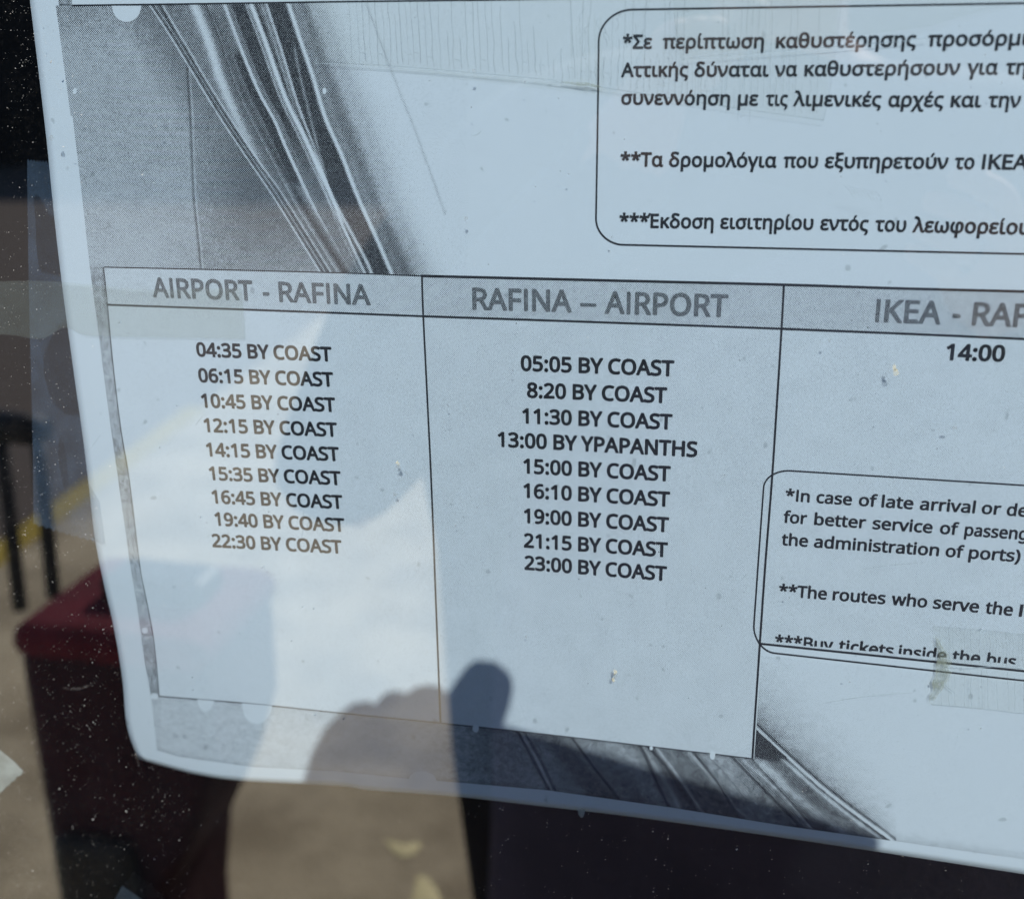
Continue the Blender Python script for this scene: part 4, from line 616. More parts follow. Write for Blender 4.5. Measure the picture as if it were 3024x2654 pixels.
tag(t1, 'bluish clear tape strip running upright along the left edge of the sheet', 'tape')
def zigright(Gp):
    n_, m_ = Gp.shape[:2]; Gp = Gp.copy(); Gp[:,-1,0] += teeth(n_, 9, 7.0); return Gp
t2 = poly_film('yellowed_tape', ([(-120,826),(-118,880),(-115,985)],[(714,860),(719,930),(724,1001)],
     lambda G_: np.stack([G_[...,0], G_[...,1]+ 12*np.exp(-((G_[...,0]-115)/60)**2)*np.linspace(0,1,G_.shape[0])[:,None] - 26*np.exp(-((G_[...,0]-190)/40)**2)*np.linspace(0,1,G_.shape[0])[:,None] - 6*np.sin(G_[...,0]/90)*(1-np.linspace(0,1,G_.shape[0])[:,None])], -1)), 0.0008, m_t2, curled=False, n=60, m=160)
tag(t2, 'yellowish see-through tape strip lying level across the left margin and first header', 'tape')
t3 = link_mesh('milky_tape', at(np.array([-60,0,40,69,62,50,44,36,26,18,8,0,-60.]), np.array([2190,2214,2246,2276,2288,2292,2303,2306,2318,2322,2334,2340,2372.]), 0.0008, False), [tuple(range(13))], m_t3)
tag(t3, 'milky pointed tape end poking in at the lower left side of the glass', 'tape')
t4 = link_mesh('milky_tape', at(np.array([361,407,455,500,340,336.]), np.array([2614,2645,2690,2760,2760,2660.]), 0.0008, False), [tuple(range(6))], m_t3)
tag(t4, 'small grey tape corner at the very bottom of the glass, below the dark area', 'tape')
def zigl(Gp):
    Gp = Gp.copy(); n_ = Gp.shape[0]; r = np.random.default_rng(5)
    Gp[:,0,0] += r.normal(0, 6, n_); Gp[:,-1,0] += r.normal(0, 6, n_); return Gp
t5r = empty('old_cracked_tape', tuple(at(1700., 100., 0.001)), 'long old cracked tape across the top of the sheet, reaching into the Greek note', 'tape')
f5 = poly_film('tape_film', ([(880,-120),(900,20),(930,184)],[(2490,-120),(2466,120),(2432,356)], lambda G_: np.stack([G_[...,0], np.where(np.linspace(0,1,G_.shape[0])[:,None] > 0.985, np.interp(G_[...,0],[930,1034,1238,1615,1640,1760,2153,2432],[182,188,202,236,244,256,317,356]), G_[...,1])], -1)), 0.0010, m_old, curled=False, n=50, m=120)
f5b = poly_film('tape_film', ([(1975,-100),(1991,39),(2012,170)],[(3200,-100),(3000,0),(2740,80)]), 0.0012, m_old, curled=False, n=30, m=60)
def crack(pts, wd, mt, lay=0.0013): return ribbon('crack', pts, wd, lay, mt, curled=False)
cr = []; crl = []
def edge5(x): return float(np.interp(x,[930,1034,1238,1615,1640,1760,2153,2432],[182,188,202,236,244,256,317,356]))
x = 1040.0
while x < 2420:
    y1 = edge5(x)-random.uniform(0, 18); y0 = random.choice([-60,-60,-60,random.uniform(0,120)])
    if x > 1450 and random.random() < .35: y0 = y1-random.uniform(40,110)
    lean = 0.055 if x < 1700 else -0.03
    P = [(x-(y1-y)*lean+random.gauss(0,1.3), y) for y in np.linspace(y0, y1, 7)]
    cr.append(crack(curve_pts(P,3), random.uniform(1.3,2.6), m_crack))
    if random.random() < .25: cr.append(crack(curve_pts([(x,y1-30),(x+6,y1-30+random.uniform(-3,3)),(x+random.uniform(8,20),y1-26)],3),1.8,m_crack))
    x += random.uniform(15, 24)
cr.append(crack(curve_pts([(930,182),(1034,188),(1238,202),(1615,236),(1640,244),(1760,256),(2153,317),(2432,356)],8), 3.2, m_crack))
cr.append(crack(curve_pts([(1991,39),(2000,110),(2012,172)],6), 2.2, m_crack)); cr.append(crack(curve_pts([(2012,174),(2264,152),(2500,135),(2740,112)],8), 2.4, m_crack))
cr.append(crack(curve_pts([(2432,356),(2448,280),(2462,180),(2478,60),(2490,-60)],8), 1.8, m_crack))
crl.append(crack(curve_pts([(930,186),(1238,206),(1615,240),(1760,260)],8), 2.0, m_crackl)); crl.append(crack(curve_pts([(2012,178),(2264,156),(2740,116)],8), 2.0, m_crackl))
for q in range(26):   # hairline crazing around the overlap
    a = random.uniform(1680,1990); b = random.uniform(0,240); P = [(a,b)]
    for _ in range(4): P.append((P[-1][0]+random.gauss(0,5), P[-1][1]+random.uniform(4,16)))
    cr.append(crack(curve_pts(P,3), random.uniform(1.2,2.2), m_crack))
for q in range(20):   # fine cross lines under the Greek text
    a = random.uniform(2000,2440); b = random.uniform(60,330)
    cr.append(crack(np.array([(a,b),(a+random.uniform(-4,4),b+random.uniform(20,60))]), 1.3, m_crack))
k5 = join('crack', cr); tag(k5, kind='stuff'); k5l = join('crack_edge', crl)
g5 = []
for q in range(8):
    a = 1690+q*12+random.gauss(0,3)
    g5.append(crack(np.array([(a-random.uniform(0,10),30+random.uniform(0,60)),(a+2,edge5(a)-random.uniform(0,6))]), random.uniform(3,8), m_old, 0.0011))
k5g = join('glue_streak', g5)
k5s = ribbon('dried_glue', curve_pts([(1655,242),(1700,247),(1745,252),(1775,258)],6), 12, 0.0012, m_stain, None, True, False)
attach(t5r, f5, f5b, k5, k5l, k5g, k5s)
t6r = empty('old_cracked_tape', tuple(at(2900., 1980., 0.001)), 'short old cracked tape with stained ragged end over the English note last line', 'tape')
f6 = poly_film('tape_film', ([(2758,1849),(2768,1910),(2790,1950),(2765,2010),(2751,2080)],[(3300,1890),(3300,2010),(3300,2125)], zigl), 0.0010, m_old, curled=False, n=50, m=60)
cr = []
x = 2775.0
while x < 3120:
    y0 = 1849+(x-2758)*0.075; y1 = 2080+(x-2751)*0.083; ym = 1965+(x-2780)*0.08
    for a, b in ((y0, ym-random.uniform(4,20)), (ym+random.uniform(4,20), y1)):
        if random.random() < .88:
            xo = random.uniform(-6,6)
            cr.append(crack(curve_pts([(x+xo+(y-a)*0.03+random.gauss(0,1.2), y) for y in np.linspace(a,b,6)],3), random.uniform(1.3,2.4), m_crack))
    x += random.uniform(19, 30)
cr.append(crack(curve_pts([(2750,2079),(2900,2092),(3024,2106),(3200,2120)],6), 3.2, m_crack)); cr.append(crack(curve_pts([(2756,1849),(2900,1859),(3024,1872),(3200,1884)],6), 2.0, m_crack))
cr.append(crack(curve_pts([(2785,2015),(2800,2032),(2815,2042)],5), 3.0, m_crack))
k6 = join('crack', cr); tag(k6, kind='stuff')
P6 = np.array([(2762,1880),(2772,1885),(2780,1905),(2800,1930),(2812,1958),(2800,1975),(2812,1985),(2798,2010),(2782,2038),(2770,2050),(2762,2066),(2744,2070),(2742,2058),(2756,2040),(2752,2015),(2762,1990),(2764,1960),(2772,1935),(2764,1905.)])
k6s = link_mesh('dried_glue', at(P6[:,0], P6[:,1], 0.0012, False), [tuple(range(len(P6)))], m_stain)
k6l = join('crack_edge', [crack(curve_pts([(2800,1968),(2860,1972),(2930,1968),(3030,1972)],6), 3.0, m_crackl), crack(np.array([(2895,1860),(2908,1853.)]), 4, m_crackl), crack(curve_pts([(2790,2020),(2806,2036),(2818,2046)],5), 2.0, m_crackl)])
attach(t6r, f6, k6, k6s, k6l)
# a torn bit of tape under the bottom edge
t7 = link_mesh('tape_scrap', at(np.array([1706,1728,1726,1722,1716,1708.]), np.array([2384,2388,2402,2412,2413,2404.]), 0.0009, False), [tuple(range(6))], m_t3)
tag(t7, 'tiny torn tape scrap under the bottom edge of the sheet', 'tape')

# ================================================================== GLASS AND CASE
YG0, YG1 = -0.0022, -0.0062
gx0, gx1, gz0, gz1 = -0.75, 0.75, 0.85, 1.95
V = [(gx0,YG1,gz0),(gx1,YG1,gz0),(gx1,YG1,gz1),(gx0,YG1,gz1),(gx0,YG0,gz0),(gx1,YG0,gz0),(gx1,YG0,gz1),(gx0,YG0,gz1)]
gm = bpy.data.meshes.new('glass_pane'); gm.from_pydata(V, [], [(0,1,2,3),(7,6,5,4),(0,4,5,1),(1,5,6,2),(2,6,7,3),(3,7,4,0)])
gm.materials.append(glass_mat(True)); gm.materials.append(glass_mat(False))
for k_, p in enumerate(gm.polygons): p.material_index = 0 if k_ == 0 else 1
glass = bpy.data.objects.new('glass_pane', gm); COL.objects.link(glass)
tag(glass, 'dusty reflective glass pane in front of the timetable, specked with dried water', 'glass pane')
m_case = simple('black_backing', (0.004,0.004,0.0045), 1.0, 0.5, 60, 0.0004, 0.0)
V = [(gx0,0.07,gz0),(gx1,0.07,gz0),(gx1,0.07,gz1),(gx0,0.07,gz1),(gx0,YG0+.0004,gz0),(gx1,YG0+.0004,gz0),(gx1,YG0+.0004,gz1),(gx0,YG0+.0004,gz1)]
bk = link_mesh('back_wall', V, [(0,1,2,3),(0,4,5,1),(1,5,6,2),(2,6,7,3),(3,7,4,0)], m_case); tag(bk, 'black interior behind the glass', kind='structure')
m_wall = simple('kiosk_render', (0.45,0.44,0.42), 0.8, 0.1, 8)
V = []; Fc = []
for (a,b,c_,d_) in ((-3,gx0,0,2.8),(gx1,3,0,2.8),(gx0,gx1,0,gz0),(gx0,gx1,gz1,2.8)):
    k_ = len(V); V += [(a,-0.003,c_),(b,-0.003,c_),(b,-0.003,d_),(a,-0.003,d_),(a,0.2,c_),(b,0.2,c_),(b,0.2,d_),(a,0.2,d_)]
    Fc += [tuple(k_+q for q in f) for f in ((0,1,2,3),(7,6,5,4),(0,4,5,1),(1,5,6,2),(2,6,7,3),(3,7,4,0))]
kw = link_mesh('kiosk_wall', V, Fc, m_wall); tag(kw, 'wall round the glass', kind='structure')
# ---- dust specks: tiny V-shaped crumbs of dried water on the outer face
m_speck = simple('dried_speck', (0.58,0.56,0.52), 0.8, 0.2, 500)
SV, SF = [], []
def speck(px, py, r, lay=0.0070):
    xr, yr = rect(px, py); t = D-lay; cx_, cz_ = float(xr)*t, CZ-float(yr)*t; k_ = r/FPX*t*1.05
    a = random.gauss(0.6, 0.5); b = a+random.uniform(1.6, 2.6); n0 = len(SV); hh = random.uniform(.3,.8)
    for (ang, L) in ((a,1.0),(b,random.uniform(.5,1))):
        ux, uz = math.cos(ang), math.sin(ang); nx_, nz_ = -uz*.32, ux*.32; n0 = len(SV)
        SV.extend([(cx_+(-.1*ux+nx_)*k_, -lay, cz_+(-.1*uz+nz_)*k_), (cx_+(-.1*ux-nx_)*k_, -lay, cz_+(-.1*uz-nz_)*k_), (cx_+ux*L*k_, -lay, cz_+uz*L*k_), (cx_, -lay-k_*hh, cz_)])
        SF.extend([(n0,n0+1,n0+3),(n0+1,n0+2,n0+3),(n0+2,n0,n0+3)])
cl = [(random.uniform(0,700), random.uniform(1300,2654)) for _ in range(26)] + [(random.uniform(0,200), random.uniform(0,1300)) for _ in range(14)]
for _ in range(3000):
    q = random.random()
    if q < .40: px_, py_ = random.uniform(-10,560), random.uniform(1350,2670)
    elif q < .60: c_ = random.choice(cl); px_, py_ = random.gauss(c_[0],38), random.gauss(c_[1],50)
    elif q < .76: px_, py_ = random.uniform(-10,300), random.uniform(-10,1400)
    elif q < .86: px_, py_ = random.uniform(1250,3060), random.uniform(2250,2670)
    else: px_, py_ = random.uniform(-10,3060), random.uniform(-10,2670)
    if 600 < px_ < 1280 and py_ > 2330 and random.random() < .8: continue
    r_ = min(5, random.lognormvariate(math.log(1.35), 0.45))
    if 420 < px_ and py_ < 2250: r_ *= 0.75
    speck(px_, py_, r_)
for p_ in ((150,184,7),(420,517,6),(1736,997,4),(285,1500,5)): speck(*p_)
dust = link_mesh('dust_specks', SV, SF, m_speck); tag(dust, 'dried water specks and dust on the glass', kind='stuff')
# marks: smears, finger print, scratches, fly spots
m_smear = film('smear', (0.75,0.72,0.68), 0.022, blotch=1.0, scale=420, gloss=0.0)
m_spot = film('fly_spot', (0.20,0.24,0.26), 0.55, blotch=0.4, scale=900, gloss=0.0)
m_grime = film('grime', (0.45,0.42,0.28), 0.5, blotch=0.6, scale=900, gloss=0.0)
sp = []
for (a,b,r1,r2) in ((1177,1379,7,7),(1166,1458,5,7),(1400,209,5,6),(459,372,5,5),(152,408,7,8),(1376,645,5,6),(1346,1551,3,3),(2451,1006,5,4),(2820,1263,9,5),(2775,2020,4,4),(1817,1997,4,11)):
    n = 14; an = np.linspace(0,2*math.pi,n,endpoint=False); rr = 1+rng.normal(0,.18,n)
    Pm = at(a+r1*rr*np.cos(an), b+r2*rr*np.sin(an), 0.0066, False); sp.append(link_mesh('s', Pm, [tuple(range(n))], m_spot))
for _ in range(110):
    a, b = random.uniform(200,3020), random.uniform(20,2200); r1 = random.uniform(1.2,3.2); n = 6; an = np.linspace(0,2*math.pi,n,endpoint=False)
    sp.append(link_mesh('s', at(a+r1*np.cos(an), b+r1*np.sin(an), 0.0066, False), [tuple(range(n))], m_spot))
spots = join('dirt_spots', sp); tag(spots, 'small grey dirt spots scattered on the glass', kind='stuff')
def scratch(P, wd, mt): return ribbon('scratch', curve_pts(P,5), wd, 0.0066, mt, None, True, False)
scs = [scratch([(2548,1680),(2640,1668),(2735,1660)],3,m_crack), scratch([(2420,2078),(2560,2055),(2700,2045)],2.5,m_crack), scratch([(1200,1395),(1222,1425)],2.5,m_crack),
       scratch([(1388,398),(1405,400),(1425,385)],3,m_crack), scratch([(897,1500),(895,1560),(890,1590)],3,m_crackl), scratch([(915,1520),(905,1570)],2.5,m_crackl), scratch([(1195,1390),(1224,1434)],2,m_crackl),
       scratch([(1540,1325),(1550,1322),(1556,1318)],2,m_crack), scratch([(600,1225),(575,1260)],2,m_crack), scratch([(260,1335),(285,1300),(300,1280)],2,m_crack)]
for q in range(9):
    scs.append(scratch([(2490+q*11,545+q*2),(2510+q*11,565+q*2),(2522+q*10,590+q*1)],2.2,m_crackl))
sc_ = join('scratches', scs); tag(sc_, 'fine scratches and a faint fingerprint on the glass', kind='stuff')
gr_ = []
for (a,b,r1,r2) in ((1817,1985,6,9),(1812,2005,5,8),(2646,1100,9,10),(2642,1085,5,10),(1174,1367,6,6)):
    n = 12; an = np.linspace(0,2*math.pi,n,endpoint=False); rr = 1+rng.normal(0,.2,n)
    gr_.append(link_mesh('s', at(a+r1*rr*np.cos(an), b+r2*rr*np.sin(an), 0.0066, False), [tuple(range(n))], m_grime))
tag(join('grime_spots', gr_), 'yellowish grime spots on the glass', kind='stuff')
sm_o = []
for P,wd in (([(395,2180),(402,2230),(412,2262)],8),([(175,2030),(235,2032),(290,2010)],9)):
    sm_o.append(ribbon('smear', curve_pts(P,6), wd, 0.0067, m_smear, None, True, False))
tag(join('smears', sm_o), 'pale dusty smears on the lower left of the glass', kind='stuff')

# ================================================================== OUTSIDE, SEEN ONLY AS REFLECTION
def mir(px, py, t):
    """the place whose mirror image shows at a photo pixel, t metres from the mirrored lens plane"""
    xr, yr = rect(px, py); return Vector((float(xr)*t, -(t-D)-0.0124, CZ-float(yr)*t))
def mir_ground(px, py, z=0.0):
    xr, yr = rect(px, py); return mir(px, py, (CZ-z)/float(yr))
def asphalt():
    M = NT('road_asphalt'); f = M.noise(6, 5, .6); g = M.noise(150, 3, .7)
    M.put(M.b.inputs['Base Color'], M.mixc(M.math('MULTIPLY', M.math('ADD', f, g), .5), c4(.065,.048,.037), c4(.14,.108,.084)))
    M.b.inputs['Roughness'].default_value = .9; return M.m
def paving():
    M = NT('sandy_paving'); f = M.ramp(M.noise(3.2, 5, .6), .32, .68); g = M.noise(60, 4, .7)  # broad noise puts mottled shade into the paving colour
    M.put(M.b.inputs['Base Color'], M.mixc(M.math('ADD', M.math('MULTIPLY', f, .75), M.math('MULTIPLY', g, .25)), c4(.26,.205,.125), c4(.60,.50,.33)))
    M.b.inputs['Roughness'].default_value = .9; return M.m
gnd = link_mesh('road', [(-60,-80,0),(60,-80,0),(60,20,0),(-60,20,0)], [(0,1,2,3)], asphalt()); tag(gnd, 'grey asphalt road', kind='structure')
ya, yb = mir_ground(0,1640), mir_ground(270,1440)
dy = (yb-ya); dy.z = 0; dy.normalize(); nrm_ = Vector((-dy.y, dy.x, 0))
if nrm_.y > 0: nrm_ = -nrm_
if dy.y > 0: dy = -dy
pa_, pb_ = ya-dy*((-0.35-ya.y)/-dy.y if abs(dy.y) > .05 else 8), ya+dy*16
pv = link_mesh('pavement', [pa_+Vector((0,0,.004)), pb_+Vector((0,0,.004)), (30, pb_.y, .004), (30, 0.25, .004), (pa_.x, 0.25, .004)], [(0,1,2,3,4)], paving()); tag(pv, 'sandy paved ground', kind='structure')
m_yel = simple('yellow_road_paint', (.40,.29,.04), .8, .6, 14)
pe_ = ya+dy*1.7*(1 if dy.y < 0 else -1)
hw = 0.055
yl = link_mesh('yellow_line', [pa_-nrm_*hw+Vector((0,0,.009)), pe_-nrm_*hw+Vector((0,0,.009)), pe_+nrm_*hw+Vector((0,0,.009)), pa_+nrm_*hw+Vector((0,0,.009))], [(0,1,2,3)], m_yel); tag(yl, 'yellow painted line on the ground', kind='structure')
# facade across the road
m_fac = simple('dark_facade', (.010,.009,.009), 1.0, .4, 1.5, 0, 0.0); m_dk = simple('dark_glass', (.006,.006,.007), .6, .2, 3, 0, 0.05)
bd = empty('building', (0,-18.5,0), 'low dark building across the road, its shaded front mirrored black in the glass', 'building')
def box(name, lo, hi, mat, parent=None, bev=0.0):
    x0,y0,z0 = lo; x1,y1,z1 = hi
    V = [(x0,y0,z0),(x1,y0,z0),(x1,y1,z0),(x0,y1,z0),(x0,y0,z1),(x1,y0,z1),(x1,y1,z1),(x0,y1,z1)]
    o = link_mesh(name, V, [(3,2,1,0),(4,5,6,7),(0,1,5,4),(1,2,6,5),(2,3,7,6),(3,0,4,7)], mat)
    if bev:
        b_ = o.modifiers.new('soft', 'BEVEL'); b_.width = bev; b_.segments = 4
    if parent: keepworld(o, parent)
    return o
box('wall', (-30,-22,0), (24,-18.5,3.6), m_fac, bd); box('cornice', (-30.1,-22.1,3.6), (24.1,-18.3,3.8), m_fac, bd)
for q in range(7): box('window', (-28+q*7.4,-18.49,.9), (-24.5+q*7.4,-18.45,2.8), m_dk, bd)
# ---- suitcase
m_red = simple('red_fabric', (.125,.010,.020), .9, .6, 12, .002); m_mar = simple('maroon_fabric', (.036,.009,.015), .9, .6, 10, .002)
m_blk = simple('black_plastic', (.012,.012,.013), .5, .3, 40)
s_tl = mir(5, 1850, 1.14); s_tr = mir(606, 1900, 1.14)
zt = (s_tl.z+s_tr.z)/2; yf = s_tl.y; xa, xb = s_tl.x, s_tr.x; dp = .24
sc0 = ((xa+xb)/2, yf-dp/2, 0)
su = empty('suitcase', sc0, 'upright red and black suitcase with pull handle, mirrored in the glass', 'suitcase')
prof = [(xa+.01,.06),(xb-.13,.06),(xb-.125,.25),(xb-.105,.38),(xb-.045,.50),(xb-.012,.60),(xb-.01,zt-.03),(xa+.01,zt-.03)]
n_ = len(prof); Vb = [(x_,yf,z_) for x_,z_ in prof]+[(x_,yf-dp,z_) for x_,z_ in prof]
sb = link_mesh('body', Vb, [tuple(range(n_))[::-1], tuple(range(n_,2*n_))]+[(q,(q+1)%n_,n_+(q+1)%n_,n_+q) for q in range(n_)], m_mar); keepworld(sb, su)
b_ = sb.modifiers.new('soft','BEVEL'); b_.width = .025; b_.segments = 4
box('top_panel', (xa+.004, yf-dp-.004, zt-.05), (xb-.004, yf+.004, zt), m_red, su, .024)
box('front_pocket', (xa+.04, yf, .12), (xb-.13, yf+.035, zt-.30), m_blk, su, .02)
box('carry_handle', (xa+.085, yf-dp*.70, zt-.004), (xa+.235, yf-dp*.36, zt+.035), m_blk, su, .016)
def rod(name, a, b, r, mat, parent, n=10):
    a, b = Vector(a), Vector(b); d_ = (b-a).normalized(); u = d_.orthogonal().normalized(); v_ = d_.cross(u)
    V = [p+(u*math.cos(k*2*math.pi/n)+v_*math.sin(k*2*math.pi/n))*r for p in (a,b) for k in range(n)]
    F = [(k,(k+1)%n,n+(k+1)%n,n+k) for k in range(n)]+[tuple(range(n))[::-1],tuple(range(n,2*n))]
    o = link_mesh(name, V, F, mat, None, True); keepworld(o, parent); return o
ra, rb = mir(55,1790,1.14+dp), mir(150,1690,1.14+dp)
tb_ = 1.14+dp
for k_, (p0, p1) in enumerate((((60,1800),(0,1270)),((158,1760),(112,1290)))):
    a_, c_ = mir(*p0, tb_), mir(*p1, tb_+.03); rod('handle_rod', a_, c_, .011, m_blk, su)
g0, g1 = mir(-20,1255,tb_+.03), mir(130,1275,tb_+.03); rod('grip', g0, g1, .024, m_blk, su)
for qx in (xa+.05, xb-.17):
    for qy in (yf-.05, yf-dp+.05): rod('wheel', (qx-.012, qy, .03), (qx+.012, qy, .03), .03, m_blk, su, 16)
# ---- phone held at the lens
def pl_pt(px, py, back=0.010):
    """point on the phone plane whose shadow falls at a photo pixel of the sheet"""
    p = Vector(at(float(px), float(py), 0.0, False)); o_ = CAMP-c_fwd*back
    k_ = (o_-p).dot(c_fwd)/((-SUN_TRAVEL).dot(c_fwd)); return p-SUN_TRAVEL*k_
ph = empty('phone', tuple(CAMP-c_fwd*0.009), 'black phone in two hands before the glass, casting its shadow on the sheet', 'phone')
def cam_box(name, x0,x1,y0,y1,z0,z1, mat, parent, bev):
    V = []
    for z_ in (z0,z1):
        for (a,b) in ((x0,y0),(x1,y0),(x1,y1),(x0,y1)): V.append(CAMP+c_right*a+c_up*b-c_fwd*z_)
    o = link_mesh(name, V, [(0,1,2,3),(7,6,5,4),(0,4,5,1),(1,5,6,2),(2,6,7,3),(3,7,4,0)], mat); keepworld(o, parent)
    b_ = o.modifiers.new('soft','BEVEL'); b_.width = bev; b_.segments = 4; return o
ta, tb = pl_pt(1300, 2085, .008), pl_pt(2640, 2482, .008)
pu = (tb-ta).normalized(); pd_ = pu.cross(c_fwd).normalized()
if pd_.z > 0: pd_ = -pd_
def ph_box(name, x0,x1,y0,y1,z0,z1, mat, bev):
    V = [ta+pu*a+pd_*b-c_fwd*z_ for z_ in (z0,z1) for (a,b) in ((x0,y0),(x1,y0),(x1,y1),(x0,y1))]
    o = link_mesh(name, V, [(0,1,2,3),(7,6,5,4),(0,4,5,1),(1,5,6,2),(2,6,7,3),(3,7,4,0)], mat); keepworld(o, ph)
    b_ = o.modifiers.new('soft','BEVEL'); b_.width = bev; b_.segments = 4; return o
m_mat = simple('matte_phone_case', (.008,.008,.010), 1.0, .2, 40, 0, 0.0)
ph_box('phone_body', -.008,.150,0,.075, -.003,.005, m_mat, .003)
ph_box('screen', -.005,.147,.003,.072, .0051,.0054, m_mat, .0001)
# ---- the photographer
m_skin = simple('skin', (.34,.19,.13), .75, .08, 20); m_jkt = simple('black_jacket', (.016,.016,.022), .95, .6, 9, .002)
m_shirt = simple('plum_shirt', (.085,.078,.125), .95, .5, 9, .002); m_trs = simple('dark_trousers', (.020,.020,.034), .9, .3, 30, .002); m_hair = simple('dark_hair', (.02,.014,.01), .7, .3, 80)
PX, PY = 0.02, CAMP.y-0.50
def skin_fig(name, pts, edges, rad, mat, parent, sub=1, root=0):
    me = bpy.data.meshes.new(name); me.from_pydata([tuple(p) for p in pts], edges, []); me.materials.append(mat)
    o = bpy.data.objects.new(name, me); COL.objects.link(o)
    s_ = o.modifiers.new('skin','SKIN'); s_.use_smooth_shade = True
    for k_, v_ in enumerate(me.skin_vertices[0].data):
        r_ = rad[k_]; v_.radius = (r_, r_) if not isinstance(r_, tuple) else r_
        v_.use_root = (k_ == root)
    if sub:
        ss = o.modifiers.new('sub','SUBSURF'); ss.levels = sub; ss.render_levels = sub
    keepworld(o, parent); return o
pr = empty('person', (PX, PY, 0), 'person in black jacket and plum shirt raising a phone, mirrored in the glass', 'person')
P = []; E = []; Rr = []
def nd(p, r, par=None):
    P.append(Vector(p)); Rr.append(r)
    if par is not None: E.append((par, len(P)-1))
    return len(P)-1
pel = nd((PX,PY-.02,.93),(.15,.12))
ws = nd((PX,PY-.02,1.10),(.135,.11),pel); ch = nd((PX,PY-.01,1.30),(.165,.12),ws); up_ = nd((PX,PY-.01,1.40),(.12,.09),ch); nk = nd((PX,PY+.01,1.48),.055,up_)
hd0 = nd((PX,PY+.03,1.56),(.07,.08),nk); hd1 = nd((PX,PY+.035,1.63),(.078,.095),hd0); hd2 = nd((PX,PY+.03,1.69),(.065,.08),hd1)
for sgn in (-1,1):
    hp = nd((PX+sgn*.095,PY-.02,.86),.095,pel); kn = nd((PX+sgn*.11,PY+.0,.48),.06,hp); an_ = nd((PX+sgn*.12,PY-.03,.09),.042,kn); toe = nd((PX+sgn*.14,PY+.13,.04),.04,an_)
# arms: shoulder, elbow, wrist, palm, fingers
def hand(sgn, sh, el, wr, palm, fingers, thumb, radii=None):
    a = nd(sh,.06,up_); b = nd(el,.046,a); c_ = nd(wr,.031,b); d_ = nd(palm,(.034,.020),c_)
    for w_, f in enumerate(fingers+[thumb]):
        q_ = d_
        for k_, pt in enumerate(f): q_ = nd(pt, (radii[w_] if radii and w_ < len(radii) else [.0085,.0078,.0068,.006])[k_], q_)
def cp(r, u, b): return CAMP+c_right*r+c_up*u-c_fwd*b
# hand at the lens end: palm beside the phone, index raised over the top edge
palmL = pl_pt(1140,2420,.030)
hand(-1, (PX-.20,PY,1.38), (PX-.43,PY+.10,1.02), pl_pt(900,2700,.06), palmL,
     [[pl_pt(1330,2270,.016), pl_pt(1375,2150,.014), pl_pt(1428,2045,.010), pl_pt(1468,1945,.006)],
      [pl_pt(1250,2290,.014), pl_pt(1262,2180,.010), pl_pt(1262,2100,.006), pl_pt(1264,2012,.002)],
      [pl_pt(1140,2290,.022), pl_pt(1150,2210,.016), pl_pt(1180,2130,.010), pl_pt(1210,2052,.004)],
      [pl_pt(1010,2330,.026), pl_pt(1020,2265,.020), pl_pt(1080,2180,.014), pl_pt(1145,2090,.010)]],
     [pl_pt(1250,2500,.030), pl_pt(1330,2470,.028), pl_pt(1400,2400,.022)],
     [[.0130,.0125,.0108,.0080],[.013,.0125,.0115,.0065],[.015,.014,.0135,.0085],[.020,.017,.015,.0100]])
def rp(a, b, c): return ta+pu*a+pd_*b-c_fwd*c
hand(1, (PX+.19,PY,1.38), (PX+.33,PY+.10,1.17), rp(.185,.120,.06), rp(.165,.075,.030),
     [[rp(.172,.050,.008), rp(.158,.036,-.008), rp(.142,.034,-.009), rp(.132,.036,-.009)],
      [rp(.168,.062,.006), rp(.156,.052,-.008), rp(.140,.050,-.010), rp(.126,.052,-.010)],
      [rp(.164,.080,.004), rp(.152,.070,-.008), rp(.138,.067,-.010), rp(.126,.068,-.010)],
      [rp(.156,.094,.006), rp(.148,.084,-.007), rp(.138,.082,-.009), rp(.128,.082,-.009)]],
     [rp(.160,.052,.024), rp(.146,.040,.016), rp(.130,.036,.012)])
body = skin_fig('body', P, E, Rr, m_skin, pr, 1)
# clothes follow the body
jk_p = [(PX,PY-.02,.22),(PX,PY-.02,.95),(PX,PY-.02,1.12),(PX,PY-.015,1.30),(PX,PY-.015,1.41)]
jk = skin_fig('jacket', jk_p+[(PX-.23,PY,1.385),(PX-.37,PY+.03,1.22),(PX-.44,PY+.10,1.03),pl_pt(930,2740,.062),(PX+.20,PY,1.38),(PX+.30,PY+.02,1.26),(PX+.34,PY+.10,1.165),rp(.183,.116,.058)],
    [(0,1),(1,2),(2,3),(3,4),(4,5),(5,6),(6,7),(7,8),(4,9),(9,10),(10,11),(11,12)], [(.33,.17),(.375,.17),(.285,.16),(.23,.15),(.14,.10),.085,.075,.066,.036,.085,.075,.066,.036], m_jkt, pr, 2, 1)
sh = skin_fig('shirt', [(PX+.05,PY+.08,.25),(PX+.05,PY+.08,.90),(PX+.05,PY+.08,1.2),(PX+.05,PY+.06,1.34)], [(0,1),(1,2),(2,3)], [(.36,.165),(.34,.155),(.17,.11),(.09,.07)], m_shirt, pr, 2, 1)
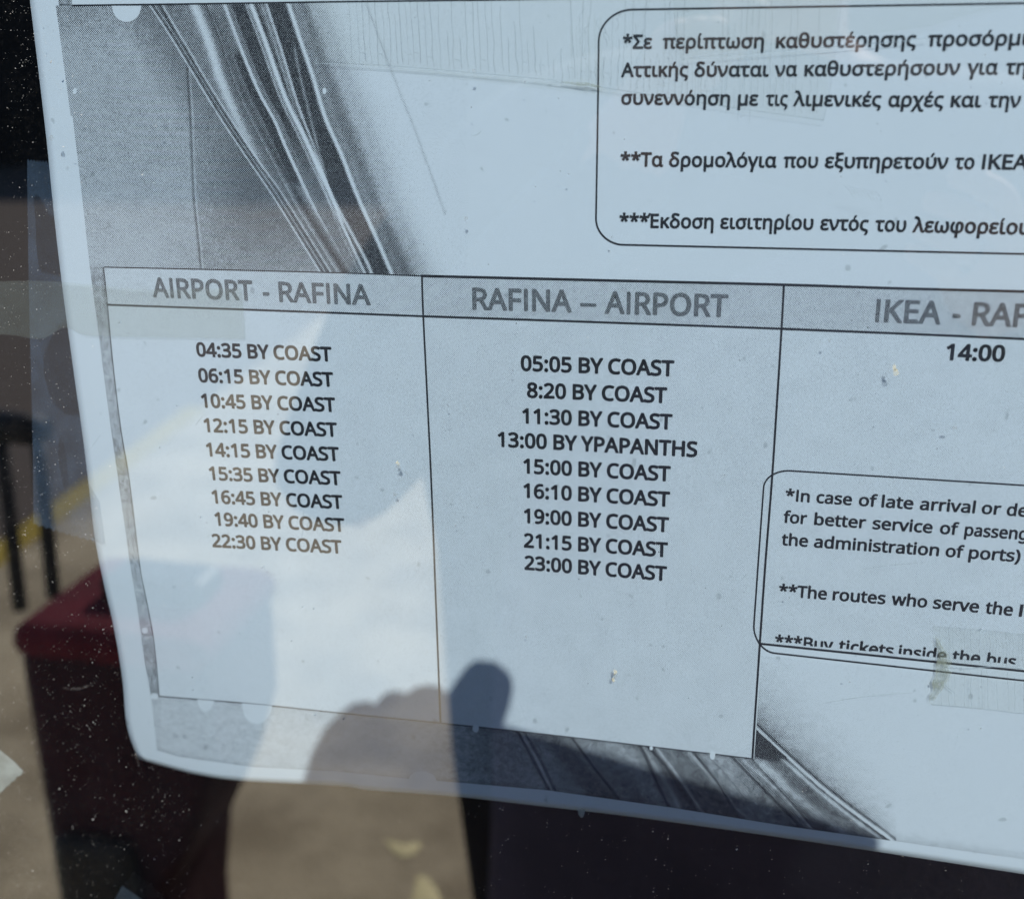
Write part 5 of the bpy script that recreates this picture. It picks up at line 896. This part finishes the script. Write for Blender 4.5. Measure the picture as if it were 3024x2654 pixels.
tr = skin_fig('trousers', [(PX,PY-.02,.90),(PX-.09,PY-.02,.74),(PX-.115,PY,.46),(PX-.12,PY-.03,.10),(PX+.09,PY-.02,.74),(PX+.115,PY,.46),(PX+.12,PY-.03,.10)],
    [(0,1),(1,2),(2,3),(0,4),(4,5),(5,6)], [(.175,.14),.13,.11,.09,.13,.11,.09], m_trs, pr, 2, 0)
hr = skin_fig('hair', [(PX,PY+.0,1.60),(PX,PY+.012,1.67),(PX,PY+.02,1.73)], [(0,1),(1,2)], [(.086,.08),(.092,.10),(.07,.08)], m_hair, pr, 2, 0)
for sgn in (-1,1):
    e1 = skin_fig('shoe', [(PX+sgn*.12,PY-.06,.05),(PX+sgn*.13,PY+.05,.05),(PX+sgn*.145,PY+.17,.04)], [(0,1),(1,2)], [.05,.048,.038], m_blk, pr, 2, 0)

# ---- bag added to darken the reflection; two pale pieces added for sunlit spots
bx0 = PX+.30
bg_ = empty('filler_bag', (bx0+.14, PY-.02, .48), 'large navy bag added beside the person to darken the reflection, mirrored in the glass', 'bag')
m_nav = simple('navy_canvas', (.06,.06,.10), .9, .3, 40, .002)
box('filler_bag_body', (bx0, PY-.10, .48), (bx0+.34, PY+.06, 1.10), m_nav, bg_, .05)
rod('strap', (bx0+.05, PY-.02, 1.08), (PX+.16, PY-.02, 1.44), .012, m_nav, bg_)
rod('strap', (bx0+.28, PY-.02, 1.08), (PX+.17, PY-.02, 1.45), .012, m_nav, bg_)
m_bright = simple('bright_patch', (.85,.74,.40), .7, .12, 60)
def patch(pts, label):
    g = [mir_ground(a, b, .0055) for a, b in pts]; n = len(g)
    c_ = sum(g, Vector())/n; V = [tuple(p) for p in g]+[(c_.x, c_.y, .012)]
    o = link_mesh('bright_patch', V, [(k, (k+1)%n, n) for k in range(n)], m_bright, None, True)
    return tag(o, label, 'patch', 'added bright patches on the paving')
patch([(1135,2478),(1165,2492),(1200,2494),(1235,2484),(1245,2496),(1225,2520),(1190,2532),(1160,2516)], 'small crescent added as a bright yellow leaf on the paving, mirrored below the sheet')
patch([(1235,2580),(1262,2590),(1290,2625),(1310,2680),(1290,2740),(1220,2740),(1215,2660)], 'larger added bright yellow leaf on the paving, mirrored at the bottom beside the person')
